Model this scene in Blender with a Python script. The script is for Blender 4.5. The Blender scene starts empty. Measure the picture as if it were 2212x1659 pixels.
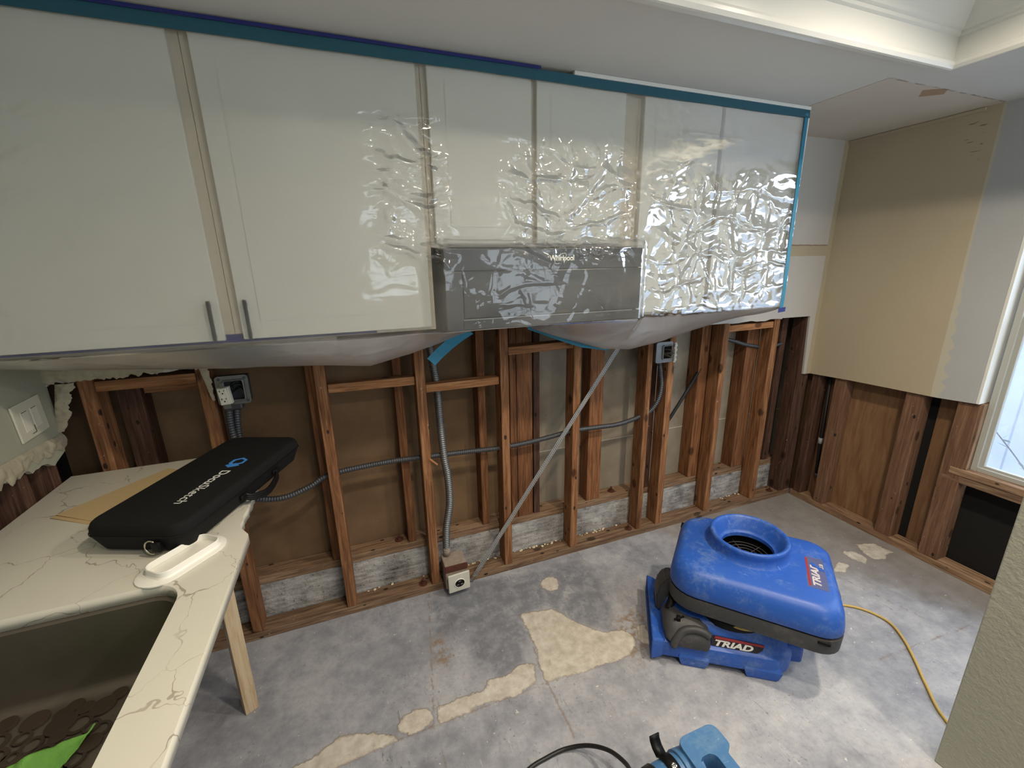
import bpy, bmesh, math, random
import numpy as np
from mathutils import Vector, Matrix, noise as mnoise

random.seed(7)
sc = bpy.context.scene
COL = sc.collection
PI = math.pi

# ------------------------------------------------------------------ camera
W_IMG, H_IMG = 2212, 1659
F_PX = 923.8
def cam_setup():
    p, yw, r = -0.271146785, 0.358809408, -0.0193196303
    cy, sy = math.cos(yw), math.sin(yw)
    fwd = Vector((sy*math.cos(p), cy*math.cos(p), math.sin(p)))
    rt = Vector((cy, -sy, 0)); up = rt.cross(fwd)
    c, s = math.cos(r), math.sin(r)
    R = c*rt + s*up; U = -s*rt + c*up
    cd = bpy.data.cameras.new('camera'); co = bpy.data.objects.new('camera', cd); COL.objects.link(co)
    M = Matrix((R, U, -fwd)).transposed().to_4x4()
    M.translation = Vector((-2.83611, -1.89446, 1.634588))
    co.matrix_world = M
    cd.sensor_fit = 'HORIZONTAL'; cd.sensor_width = 36.0; cd.lens = F_PX/W_IMG*36.0
    cd.clip_start = 0.02; cd.clip_end = 100
    sc.camera = co
cam_setup()

# ------------------------------------------------------------------ world, lights, exposure
sc.view_settings.view_transform = 'Standard'
sc.view_settings.look = 'None'
sc.view_settings.gamma = 1.0
sc.view_settings.use_curve_mapping = False
sc.view_settings.exposure = 0.0
WORLD_STRENGTH = 5.5
wd = bpy.data.worlds.new('sky'); sc.world = wd; wd.use_nodes = True
bg = wd.node_tree.nodes['Background']
bg.inputs[0].default_value = (0.80, 0.90, 1.0, 1); bg.inputs[1].default_value = WORLD_STRENGTH

def area(name, loc, target, sx, sy, power, color, portal=False, shape='RECTANGLE', spread=PI):
    ld = bpy.data.lights.new(name, 'AREA'); ld.shape = shape; ld.size = sx
    if shape in ('RECTANGLE', 'ELLIPSE'): ld.size_y = sy
    ld.energy = power; ld.color = color; ld.spread = spread
    if portal: ld.cycles.is_portal = True
    o = bpy.data.objects.new(name, ld); COL.objects.link(o); o.location = loc
    d = Vector(target) - Vector(loc); o.rotation_euler = d.to_track_quat('-Z', 'Y').to_euler()
    return o
# daylight enters through the openings: sky portals
area('portal_side', (0.10, -1.60, 1.33), (-1, -1.60, 1.33), 1.5, 1.5, 1, (1, 1, 1), True)
area('portal_front_a', (-2.05, -4.35, 1.72), (-2.05, -3, 1.72), 1.1, 1.5, 1, (1, 1, 1), True)
area('portal_front_b', (-0.55, -4.35, 1.72), (-0.55, -3, 1.72), 1.1, 1.5, 1, (1, 1, 1), True)
# recessed ceiling lamps (their glowing discs; housings built further down)
CANS = [(-2.35, -1.42), (-1.25, -1.42), (-2.35, -2.45), (-1.25, -2.45)]
LAMP_W = [15, 21, 12, 17]
CAN_Z = [2.585, 2.585, 2.585, 2.585]
for i, (x, y) in enumerate(CANS):
    area('lamp_glow', (x, y, CAN_Z[i]-0.012), (x, y, 0), 0.13, 0.13, LAMP_W[i], (1.0, 0.87, 0.70), shape='DISK', spread=2.65)

# ------------------------------------------------------------------ helpers: nodes
class NT:
    def __init__(s, name):
        s.m = bpy.data.materials.new(name); s.m.use_nodes = True
        s.t = s.m.node_tree; s.b = s.t.nodes['Principled BSDF']; s.out = s.t.nodes['Material Output']
    def n(s, typ, ins=None, **props):
        nd = s.t.nodes.new(typ)
        for k, v in props.items(): setattr(nd, k, v)
        if ins:
            for k, v in ins.items(): s.set(nd.inputs[k], v)
        return nd
    def set(s, sock, v):
        if isinstance(v, bpy.types.NodeSocket): s.t.links.new(v, sock)
        elif isinstance(v, (tuple, list)) and len(v) == 3 and sock.type == 'RGBA': sock.default_value = (*v, 1)
        else: sock.default_value = v
    def math(s, op, a, b=0.0, c=0.0, clamp=False):
        nd = s.n('ShaderNodeMath', {0: a, 1: b, 2: c}, operation=op, use_clamp=clamp); return nd.outputs[0]
    def mix(s, f, a, b):
        nd = s.n('ShaderNodeMix', data_type='RGBA'); s.set(nd.inputs[0], f); s.set(nd.inputs[6], a); s.set(nd.inputs[7], b); return nd.outputs[2]
    def obj(s): return s.n('ShaderNodeTexCoord').outputs['Object']
    def geo(s): return s.n('ShaderNodeNewGeometry').outputs['Position']
    def rnd(s): return s.n('ShaderNodeObjectInfo').outputs['Random']
    def noise(s, vec, scale, detail=4, rough=0.55, dist=0.0, col=False):
        nd = s.n('ShaderNodeTexNoise', {'Vector': vec, 'Scale': scale, 'Detail': detail, 'Roughness': rough, 'Distortion': dist})
        return nd.outputs[1 if col else 0]
    def mapv(s, vec, scale=(1, 1, 1), loc=(0, 0, 0), rot=(0, 0, 0)):
        return s.n('ShaderNodeMapping', {'Vector': vec, 'Location': loc, 'Rotation': rot, 'Scale': scale}).outputs[0]
    def ss(s, v, lo, hi, a=0.0, b=1.0):
        return s.n('ShaderNodeMapRange', {0: v, 1: lo, 2: hi, 3: a, 4: b}, interpolation_type='SMOOTHSTEP').outputs[0]
    def ramp(s, v, stops):
        nd = s.n('ShaderNodeValToRGB', {0: v}); e = nd.color_ramp.elements
        while len(e) < len(stops): e.new(0.5)
        for i, (p, c) in enumerate(stops): e[i].position = p; e[i].color = (*c, 1)
        return nd.outputs[0]
    def attr(s, name): return s.n('ShaderNodeAttribute', attribute_name=name).outputs['Fac']
    def bump(s, h, strength=0.3, dist=0.01):
        return s.n('ShaderNodeBump', {'Height': h, 'Strength': strength, 'Distance': dist}).outputs[0]
    def fin(s, col=None, rough=0.6, spec=0.4, metal=0.0, normal=None):
        if col is not None: s.set(s.b.inputs['Base Color'], col)
        s.set(s.b.inputs['Roughness'], rough); s.b.inputs['Specular IOR Level'].default_value = spec
        s.b.inputs['Metallic'].default_value = metal
        if normal is not None: s.set(s.b.inputs['Normal'], normal)
        return s.m

def srgb(r, g, b):
    f = lambda c: (c/255/12.92) if c/255 <= 0.04045 else ((c/255+0.055)/1.055)**2.4
    return (f(r), f(g), f(b))

def plain(name, col, rough=0.5, spec=0.4, metal=0.0, var=0.12, scale=30, bump=0.0, bscale=200):
    N = NT(name); v = N.obj()
    f = N.noise(v, scale, 5)
    c = N.mix(f, tuple(x*(1-var) for x in col), tuple(min(1, x*(1+var)) for x in col))
    nm = N.bump(N.noise(v, bscale, 3), bump, 0.002) if bump else None
    return N.fin(c, rough, spec, metal, nm)

def wood_mat(name, dark, mid, light, along=(26, 26, 1.6), knots=True, nails=False):
    N = NT(name); v = N.obj(); r = N.rnd()
    off = N.n('ShaderNodeCombineXYZ', {0: N.math('MULTIPLY', r, 37.0), 1: N.math('MULTIPLY', r, 11.0), 2: N.math('MULTIPLY', r, 23.0)}).outputs[0]
    v2 = N.n('ShaderNodeVectorMath', {0: v, 1: off}, operation='ADD').outputs[0]
    g = N.noise(N.mapv(v2, along), 3.2, 6, 0.6, 0.6)
    fine = N.noise(N.mapv(v2, (along[0]*5, along[1]*5, along[2]*2)), 4.0, 3, 0.6)
    c = N.ramp(g, [(0.28, dark), (0.5, mid), (0.74, light)])
    c = N.mix(N.math('MULTIPLY', fine, 0.34), c, tuple(x*0.45 for x in dark))
    if knots:
        vo = N.n('ShaderNodeTexVoronoi', {'Vector': N.mapv(v2, (1, 1, .6)), 'Scale': 7.0}).outputs['Distance']
        k = N.ss(vo, 0.09, 0.16, 1, 0)
        c = N.mix(N.math('MULTIPLY', k, 0.75), c, tuple(x*0.25 for x in dark))
    if nails:
        vo = N.n('ShaderNodeTexVoronoi', {'Vector': N.mapv(v2, (1, 1, .55)), 'Scale': 17.0}).outputs['Distance']
        c = N.mix(N.ss(vo, 0.10, 0.14, 0.9, 0), c, (0.012, 0.01, 0.009))
        ch = N.noise(v2, 38, 4, 0.7)
        c = N.mix(N.ss(ch, 0.66, 0.72, 0, 0.8), c, srgb(170, 150, 135))
    bri = N.math('MULTIPLY_ADD', r, 0.35, 0.82)
    hs = N.n('ShaderNodeHueSaturation', {'Value': bri, 'Color': c}).outputs[0]
    return N.fin(hs, 0.75, 0.25, 0, N.bump(fine, 0.35, 0.002))

# ------------------------------------------------------------------ helpers: meshes
def link(name, me, mat=None, parent=None, loc=None, rot=None):
    o = bpy.data.objects.new(name, me); COL.objects.link(o)
    if mat is not None:
        for m in (mat if isinstance(mat, (list, tuple)) else [mat]): me.materials.append(m)
    if parent is not None: o.parent = parent
    if loc is not None: o.location = loc
    if rot is not None: o.rotation_euler = rot
    return o
def tag(o, label=None, cat=None, group=None, kind=None):
    if label: o['label'] = label
    if cat: o['category'] = cat
    if group: o['group'] = group
    if kind: o['kind'] = kind
    return o
def empty(name, loc, rotz=0):
    o = bpy.data.objects.new(name, None); COL.objects.link(o); o.location = loc; o.rotation_euler = (0, 0, rotz)
    o.empty_display_size = 0.05; return o
def bm_mesh(bm, name, smooth=False):
    bmesh.ops.recalc_face_normals(bm, faces=bm.faces[:])
    me = bpy.data.meshes.new(name); bm.to_mesh(me); bm.free()
    if smooth:
        for p in me.polygons: p.use_smooth = True
    return me
def smooth_angle(me, ang=40):
    for p in me.polygons: p.use_smooth = True
    me.set_sharp_from_angle(angle=math.radians(ang))
    return me
def add_box(bm, a, b, bev=0.0, mi=0):
    x0, y0, z0 = a; x1, y1, z1 = b
    t = bmesh.new()
    vs = [t.verts.new(p) for p in [(x0,y0,z0),(x1,y0,z0),(x1,y1,z0),(x0,y1,z0),(x0,y0,z1),(x1,y0,z1),(x1,y1,z1),(x0,y1,z1)]]
    for f in [(0,3,2,1),(4,5,6,7),(0,1,5,4),(1,2,6,5),(2,3,7,6),(3,0,4,7)]: t.faces.new([vs[i] for i in f])
    if bev > 0: bmesh.ops.bevel(t, geom=t.edges[:], offset=bev, segments=2, profile=0.5, affect='EDGES')
    for f in t.faces: f.material_index = mi
    tm = bpy.data.meshes.new('t'); t.to_mesh(tm); t.free(); bm.from_mesh(tm); bpy.data.meshes.remove(tm)
def box(name, a, b, mat, parent=None, bev=0.0, origin=True):
    """world-space box as one object, its origin at the box centre of base"""
    c = Vector(((a[0]+b[0])/2, (a[1]+b[1])/2, min(a[2], b[2]))) if origin else Vector((0, 0, 0))
    bm = bmesh.new(); add_box(bm, Vector(a)-c, Vector(b)-c, bev)
    me = bm_mesh(bm, name)
    return link(name, me, mat, parent, c)
def beam(name, p0, p1, w, d, mat, parent=None, bev=0.003, side=(1, 0, 0), wob=0.0):
    """timber from p0 to p1; w across 'side', d across the third axis; local z runs along the grain"""
    p0, p1 = Vector(p0), Vector(p1); L = (p1-p0).length; z = (p1-p0)/L
    x = Vector(side); x = (x - z*x.dot(z)).normalized(); y = z.cross(x)
    bm = bmesh.new(); add_box(bm, (-w/2, -d/2, 0), (w/2, d/2, L), bev)
    if wob:
        bmesh.ops.subdivide_edges(bm, edges=[e for e in bm.edges if abs(e.verts[0].co.z-e.verts[1].co.z) > L*0.5], cuts=14)
        for v in bm.verts:
            nz = mnoise.noise(Vector((v.co.x*20, v.co.y*20, v.co.z*6)) + p0*3)
            v.co.x += wob*nz; v.co.y += wob*mnoise.noise(Vector((v.co.x*20+9, v.co.y*20, v.co.z*5)) + p0*3)*0.4
    o = link(name, bm_mesh(bm, name), mat, parent)
    M = Matrix((x, y, z)).transposed().to_4x4(); M.translation = p0
    o.matrix_world = M
    return o
def catmull(pts, n=12):
    P = [Vector(p) for p in pts]; P = [2*P[0]-P[1]] + P + [2*P[-1]-P[-2]]; out = []
    for i in range(1, len(P)-2):
        for k in range(n):
            t = k/n; a, b, c, d = P[i-1], P[i], P[i+1], P[i+2]
            out.append(0.5*((2*b)+(c-a)*t+(2*a-5*b+4*c-d)*t*t+(3*b-a-3*c+d)*t**3))
    out.append(P[-2]); return out
def resample(pts, step):
    out = [pts[0].copy()]; acc = 0
    for a, b in zip(pts, pts[1:]):
        L = (b-a).length
        if L == 0: continue
        t = step-acc
        while t <= L: out.append(a.lerp(b, t/L)); t += step
        acc = L-(t-step)
    return out
def tube_into(bm, pts, rad, seg=10, cap=True, mi=0):
    pts = [Vector(p) for p in pts]; n = len(pts)
    rf = rad if callable(rad) else (lambda i: rad)
    rings = []; up = Vector((0.13, 0.31, 0.94))
    t0 = (pts[1]-pts[0]).normalized(); x = up.cross(t0)
    if x.length < 1e-3: x = Vector((1, 0, 0)).cross(t0)
    x.normalize()
    for i in range(n):
        t = (pts[min(i+1, n-1)]-pts[max(i-1, 0)]).normalized()
        x = (x-t*x.dot(t)).normalized(); y = t.cross(x); r = rf(i)
        rings.append([bm.verts.new(pts[i]+r*(math.cos(2*PI*k/seg)*x+math.sin(2*PI*k/seg)*y)) for k in range(seg)])
    for a, b in zip(rings, rings[1:]):
        for k in range(seg):
            f = bm.faces.new((a[k], a[(k+1) % seg], b[(k+1) % seg], b[k])); f.smooth = True; f.material_index = mi
    if cap:
        for rg in (rings[0][::-1], rings[-1]):
            f = bm.faces.new(rg); f.material_index = mi
def tube(name, pts, rad, mat, parent=None, seg=10):
    bm = bmesh.new(); tube_into(bm, pts, rad, seg); return link(name, bm_mesh(bm, name), mat, parent)
def flex(name, ctrl, rad, mat, parent=None, pitch=0.0105):
    """corrugated flexible conduit along control points"""
    pts = resample(catmull(ctrl, 24), pitch/4)
    bm = bmesh.new(); tube_into(bm, pts, lambda i: rad*(0.92, 1.14, 1.2, 1.0)[i % 4], 12)
    return link(name, bm_mesh(bm, name), mat, parent)
def dense(lp, k=10):
    out = []
    for a, b in zip(lp, lp[1:]+lp[:1]):
        a, b = Vector(a), Vector(b); m = k if (b-a).length > .06 else 1
        out += [tuple(a.lerp(b, i/m)) for i in range(m)]
    return out
def rrect(L, W, r, n=6, cx=0, cy=0):
    """rounded rectangle outline; r may be one radius or four (corner order ++, -+, --, +-)"""
    rs = r if isinstance(r, (list, tuple)) else [r]*4
    out = []
    for q, (sx, sy) in enumerate([(1, 1), (-1, 1), (-1, -1), (1, -1)]):
        rr = rs[q]; ox, oy = cx+sx*(L/2-rr), cy+sy*(W/2-rr)
        for k in range(n+1):
            a = q*PI/2+k/n*PI/2
            out.append((ox+rr*math.cos(a), oy+rr*math.sin(a)))
    return out
def loft_into(bm, loops, cap0=True, cap1=True, mi=0, smooth=True):
    rings = [[bm.verts.new(p) for p in lp] for lp in loops]; m = len(rings[0])
    for a, b in zip(rings, rings[1:]):
        for k in range(m):
            f = bm.faces.new((a[k], a[(k+1) % m], b[(k+1) % m], b[k])); f.smooth = smooth; f.material_index = mi
    if cap0: f = bm.faces.new(rings[0][::-1]); f.material_index = mi
    if cap1: f = bm.faces.new(rings[-1]); f.material_index = mi
def loft(name, loops, mat, parent=None, cap0=True, cap1=True, ang=35, loc=None, rot=None):
    bm = bmesh.new(); loft_into(bm, loops, cap0, cap1)
    me = bm_mesh(bm, name); smooth_angle(me, ang)
    return link(name, me, mat, parent, loc, rot)
def rr_loops(specs):
    """specs: (z, L, W, r, cx, cy)"""
    return [[(x, y, s[0]) for x, y in rrect(s[1], s[2], s[3], 6, *(s[4:6] if len(s) > 4 else (0, 0)))] for s in specs]
def lathe_loops(prof, n=40, cx=0, cy=0):
    return [[(cx+r*math.cos(2*PI*k/n), cy+r*math.sin(2*PI*k/n), z) for k in range(n)] for r, z in prof]
def prism_into(bm, poly, z0, z1, mi=0):
    a = [bm.verts.new((x, y, z0)) for x, y in poly]; b = [bm.verts.new((x, y, z1)) for x, y in poly]; m = len(poly)
    fs = [bm.faces.new(a[::-1]), bm.faces.new(b)]
    for k in range(m): fs.append(bm.faces.new((a[k], a[(k+1) % m], b[(k+1) % m], b[k])))
    for f in fs: f.material_index = mi
def flat_fill(name, polys, thick, mat, parent=None, loc=None, rot=None):
    """planar outline with holes (even-odd) extruded by thick, in local xy"""
    cu = bpy.data.curves.new(name, 'CURVE'); cu.dimensions = '2D'; cu.fill_mode = 'BOTH'; cu.extrude = thick/2
    for poly in polys:
        sp = cu.splines.new('POLY'); sp.points.add(len(poly)-1); sp.use_cyclic_u = True
        for p, (x, y) in zip(sp.points, poly): p.co = (x, y, 0, 1)
    t = bpy.data.objects.new('t', cu); COL.objects.link(t)
    dg = bpy.context.evaluated_depsgraph_get(); dg.update()
    me = bpy.data.meshes.new_from_object(t.evaluated_get(dg)); bpy.data.objects.remove(t); bpy.data.curves.remove(cu)
    bm = bmesh.new(); bm.from_mesh(me); bmesh.ops.remove_doubles(bm, verts=bm.verts[:], dist=1e-5); bm.to_mesh(me); bm.free()
    me.name = name
    return link(name, me, mat, parent, loc, rot)
def text_mesh(name, body, size, mat, parent=None, extrude=0.0004, offset=0.0, spacing=1.0, shear=0.0, align='LEFT', xs=1.0):
    cu = bpy.data.curves.new(name, 'FONT'); cu.body = body; cu.size = size; cu.extrude = extrude; cu.offset = offset
    cu.space_character = spacing; cu.shear = shear; cu.align_x = align; cu.resolution_u = 4
    t = bpy.data.objects.new('t', cu); COL.objects.link(t)
    dg = bpy.context.evaluated_depsgraph_get(); dg.update()
    me = bpy.data.meshes.new_from_object(t.evaluated_get(dg)); bpy.data.objects.remove(t); bpy.data.curves.remove(cu)
    me.name = name
    for v in me.vertices: v.co.x *= xs
    me.materials.clear()
    return link(name, me, mat, parent)
def frame(o, origin, xd, yd):
    """place object so that local x,y lie along xd, yd (in parent space)"""
    x = Vector(xd).normalized(); y = Vector(yd); y = (y-x*y.dot(x)).normalized(); z = x.cross(y)
    M = Matrix((x, y, z)).transposed().to_4x4(); M.translation = Vector(origin); o.matrix_basis = M
    return o
def jag(a, b, n, amp, seed):
    """ragged broken edge from a to b in 2D"""
    rnd = random.Random(seed); out = []
    ax, ay = a; bx, by = b; L = math.hypot(bx-ax, by-ay); nx, ny = -(by-ay)/L, (bx-ax)/L
    for k in range(1, n):
        t = (k+rnd.uniform(-.35, .35))/n; d = rnd.uniform(-1, 1)*amp
        out.append((ax+(bx-ax)*t+nx*d, ay+(by-ay)*t+ny*d))
    return out

# ------------------------------------------------------------------ materials
def mk_floor():
    N = NT('concrete_floor'); p = N.geo()
    n1 = N.noise(p, 2.2, 6, 0.6); n2 = N.noise(p, 14, 6, 0.65); n3 = N.noise(p, 70, 4, 0.6)
    base = N.ramp(N.math('MULTIPLY_ADD', n2, 0.38, N.math('MULTIPLY', n1, 0.62)),
                  [(0.34, srgb(118, 120, 127)), (0.47, srgb(150, 152, 159)), (0.58, srgb(173, 174, 178)), (0.7, srgb(191, 191, 191))])
    wob = N.math('MULTIPLY_ADD', N.noise(p, 9, 5, 0.65), 0.10, -0.05)
    wob2 = N.math('MULTIPLY_ADD', N.noise(p, 60, 3, 0.6), 0.020, -0.010)
    # brown dusty corner on the right, dark worn adhesive stains
    reg = N.ss(N.math('ADD', N.attr('corner'), N.math('MULTIPLY', wob, 3.0)), -0.02, 0.16, 1, 0)
    base = N.mix(N.math('MULTIPLY', reg, 0.55), base, srgb(128, 118, 104))
    st = N.ss(N.math('ADD', N.attr('stain'), wob), -0.02, 0.03, 1, 0)
    blot = N.ss(N.noise(p, 17, 6, 0.72), 0.36, 0.60)
    base = N.mix(N.math('MULTIPLY', st, N.math('MULTIPLY_ADD', blot, 0.62, 0.18)), base, srgb(110, 114, 122))
    st2 = N.ss(N.math('ADD', N.attr('tanstain'), wob), -0.02, 0.05, 1, 0)
    base = N.mix(N.math('MULTIPLY', st2, N.ss(N.noise(p, 30, 5, .7), .42, .62)), base, srgb(140, 120, 98))
    # trowel scratches, pits, paint flecks
    sc1 = N.noise(N.mapv(p, (55, 14, 1), rot=(0, 0, 0.75)), 1.0, 5, 0.7, 1.0)
    rg = N.ss(N.noise(p, 1.7, 3, 0.6), 0.42, 0.60, 0.12, 1.0)
    base = N.mix(N.math('MULTIPLY', rg, N.ss(sc1, 0.61, 0.68, 0, 0.6)), base, srgb(92, 90, 92))
    sc2 = N.noise(N.mapv(p, (60, 9, 1), rot=(0, 0, -0.6)), 1.0, 5, 0.7, 1.5)
    base = N.mix(N.math('MULTIPLY', rg, N.ss(sc2, 0.63, 0.71, 0, 0.4)), base, srgb(222, 220, 214))
    fl = N.noise(p, 48, 3, 0.6)
    base = N.mix(N.ss(fl, 0.69, 0.72, 0, 0.7), base, srgb(225, 220, 210))
    pit = N.noise(N.mapv(p, (1, 1.6, 1), loc=(3, 1, 0), rot=(0, 0, .6)), 62, 3, 0.6)
    base = N.mix(N.math('MULTIPLY', rg, N.ss(pit, 0.645, 0.69, 0, 0.65)), base, srgb(96, 88, 84))
    base = N.mix(N.ss(n3, 0.45, 0.75, 0, 0.25), base, srgb(120, 118, 118))
    # control joints
    sm = N.ss(N.math('ADD', N.attr('seam'), wob2), 0.001, 0.007, 1, 0)
    base = N.mix(N.math('MULTIPLY', sm, 0.55), base, srgb(128, 108, 88))
    # cream levelling compound, torn edge
    sd = N.math('ADD', N.attr('cream'), N.math('ADD', N.math('MULTIPLY', wob, 0.5), wob2))
    cr = N.ss(sd, -0.001, 0.002, 1, 0)
    rim = N.ss(N.math('ABSOLUTE', sd), 0.001, 0.006, 1, 0)
    cn = N.noise(p, 25, 5, 0.6)
    ccol = N.ramp(cn, [(0.3, srgb(172, 165, 153)), (0.52, srgb(196, 189, 177)), (0.7, srgb(210, 206, 197))])
    ccol = N.mix(N.ss(sc1, 0.62, 0.68, 0, 0.4), ccol, srgb(140, 128, 110))
    base = N.mix(cr, base, ccol)
    base = N.mix(N.math('MULTIPLY', rim, 0.45), base, srgb(128, 116, 100))
    h = N.math('ADD', N.math('MULTIPLY', cr, 0.6), N.math('ADD', N.math('MULTIPLY', n2, .5), N.math('MULTIPLY', fl, 0.4)))
    return N.fin(base, N.math('MULTIPLY_ADD', n2, 0.3, 0.42), 0.35, 0, N.bump(h, 0.5, 0.004))
M_floor = mk_floor()

WD = srgb(88, 56, 36); WM = srgb(142, 97, 64); WL = srgb(184, 138, 98)
M_stud = wood_mat('old_fir_stud', WD, WM, WL, nails=True)
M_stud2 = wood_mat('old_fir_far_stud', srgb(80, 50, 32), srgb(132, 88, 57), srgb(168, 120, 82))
M_plate = wood_mat('old_sill_lumber', srgb(82, 62, 48), srgb(138, 110, 86), srgb(180, 152, 122), nails=True)
M_block = wood_mat('blocking_lumber', srgb(110, 70, 44), srgb(166, 116, 76), srgb(196, 150, 108))
M_dark = wood_mat('dark_stained_stud', srgb(58, 40, 32), srgb(88, 62, 50), srgb(120, 90, 72), nails=True)
M_side = wood_mat('weathered_side_stud', srgb(92, 66, 50), srgb(120, 89, 68), srgb(146, 114, 90), nails=True)
M_ply = wood_mat('brown_sheathing', srgb(112, 82, 58), srgb(142, 108, 78), srgb(164, 128, 96), along=(9, 9, 1.1), knots=False)
M_newwood = wood_mat('pale_new_lumber', srgb(190, 160, 122), srgb(214, 190, 156), srgb(228, 208, 178), knots=False)

def mk_curb():
    N = NT('stem_wall_concrete'); p = N.geo()
    n = N.noise(p, 7, 7, 0.68); m = N.noise(N.mapv(p, (3, 3, 16)), 3, 6, 0.7); f = N.noise(p, 60, 4, 0.7)
    c = N.ramp(N.math('MULTIPLY_ADD', m, 0.45, N.math('MULTIPLY', n, 0.55)), [(0.33, srgb(64, 62, 64)), (0.43, srgb(126, 123, 121)), (0.55, srgb(170, 168, 165)), (0.68, srgb(206, 205, 202))])
    c = N.mix(N.ss(f, 0.60, 0.68, 0, 0.8), c, srgb(60, 57, 56))
    return N.fin(c, 0.85, 0.2, 0, N.bump(N.math('ADD', n, N.math('MULTIPLY', f, 0.4)), 0.9, 0.012))
M_curb = mk_curb()

def mk_backer():
    """back face of the next room's plasterboard: brown paper to the left with shade in its colour, greyer to the right, pale joint line"""
    N = NT('plasterboard_back_paper'); p = N.geo()
    s = N.n('ShaderNodeSeparateXYZ', {0: p})
    n = N.noise(p, 3.5, 5, 0.6); f = N.noise(p, 60, 3, 0.6)
    brown = N.ramp(n, [(0.3, srgb(98, 78, 58)), (0.55, srgb(116, 93, 70)), (0.75, srgb(128, 104, 80))])  # brown paper, darkened to carry the shade under the upper cabinets
    grey = N.ramp(n, [(0.3, srgb(124, 112, 96)), (0.55, srgb(146, 136, 120)), (0.75, srgb(164, 154, 138))])
    c = N.mix(N.ss(s.outputs[0], -1.95, -1.93), brown, grey)
    # joint lines
    z = N.math('ADD', s.outputs[2], N.math('MULTIPLY_ADD', s.outputs[0], 0.0, 0.0))
    j = N.ss(N.math('ABSOLUTE', N.math('SUBTRACT', z, 0.585)), 0.0015, 0.003, 1, 0)
    j = N.math('MULTIPLY', j, N.ss(s.outputs[0], -1.95, -1.93))
    c = N.mix(N.math('MULTIPLY', j, 0.7), c, srgb(206, 200, 188))
    low = N.math('MULTIPLY', N.ss(z, 0.58, 0.585, 1, 0), N.ss(s.outputs[0], -1.95, -1.93))
    c = N.mix(N.math('MULTIPLY', low, 0.35), c, srgb(132, 122, 106))
    c = N.mix(N.ss(f, 0.68, 0.72, 0, 0.4), c, srgb(90, 72, 56))
    return N.fin(c, 0.9, 0.15, 0, N.bump(f, 0.15, 0.002))
M_backer = mk_backer()

def mk_white(name, col, var=0.03, rough=0.55, tex=0.15, scale=160):
    N = NT(name); p = N.geo()
    n = N.noise(p, 4, 5, 0.6)
    c = N.mix(n, tuple(x*(1-var) for x in col), tuple(min(1, x*(1+var)) for x in col))
    return N.fin(c, rough, 0.35, 0, N.bump(N.noise(p, scale, 3, 0.6), tex, 0.003))
M_cab = mk_white('white_cabinet_paint', srgb(220, 219, 211), 0.01, 0.35, 0.0)
M_trim = mk_white('white_gloss_trim', srgb(226, 226, 220), 0.01, 0.22, 0.0)
M_wallw = mk_white('textured_wall_paint', srgb(168, 168, 152), 0.04, 0.6, 0.9, 70)
M_plaster = plain('broken_plaster', srgb(172, 164, 142), 0.85, 0.2, 0, 0.22, 55, 0.8, 70)
M_leftwall = mk_white('pale_green_grey_paint', srgb(166, 166, 148), 0.04, 0.6, 0.35, 70)

def mk_ceiling():
    """white paint; the place where a tall cabinet stood is bare pinkish drywall with a brown edge and scraped spot"""
    N = NT('ceiling_paint'); p = N.geo(); s = N.n('ShaderNodeSeparateXYZ', {0: p})
    n = N.noise(p, 5, 5, 0.6); e = N.math('MULTIPLY_ADD', N.noise(p, 35, 4, 0.6), 0.012, -0.006)
    x = N.math('ADD', s.outputs[0], e); y = N.math('ADD', s.outputs[1], e)
    white = N.mix(n, srgb(204, 203, 198), srgb(212, 211, 206))
    ins = N.math('MULTIPLY', N.ss(x, -0.826, -0.823), N.ss(y, -0.662, -0.659))
    bare = N.mix(n, srgb(196, 187, 174), srgb(210, 203, 190))
    # scraped brown diamond near the front edge
    dx = N.math('ABSOLUTE', N.math('ADD', x, 0.475)); dy = N.math('ABSOLUTE', N.math('ADD', y, 0.625))
    sp = N.ss(N.math('ADD', N.math('MULTIPLY', dx, 0.9), N.math('MULTIPLY', dy, 1.3)), 0.062, 0.07, 1, 0)
    bare = N.mix(sp, bare, srgb(170, 144, 118))
    c = N.mix(ins, white, bare)
    ed = N.math('MULTIPLY', N.ss(N.math('ABSOLUTE', N.math('ADD', y, 0.661)), 0.002, 0.006, 1, 0), N.ss(x, -0.83, -0.825))
    ed2 = N.math('MULTIPLY', N.ss(N.math('ABSOLUTE', N.math('ADD', x, 0.825)), 0.0015, 0.004, 1, 0), N.ss(y, -0.662, -0.659))
    edc = N.math('MAXIMUM', N.math('MULTIPLY', ed, N.ss(N.noise(p, 20, 3), .35, .6)), ed2)
    c = N.mix(N.math('MULTIPLY', edc, 0.7), c, srgb(120, 100, 84))
    return N.fin(c, 0.6, 0.3, 0, N.bump(N.noise(p, 140, 3, 0.6), 0.12, 0.003))
M_ceil = mk_ceiling()

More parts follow.
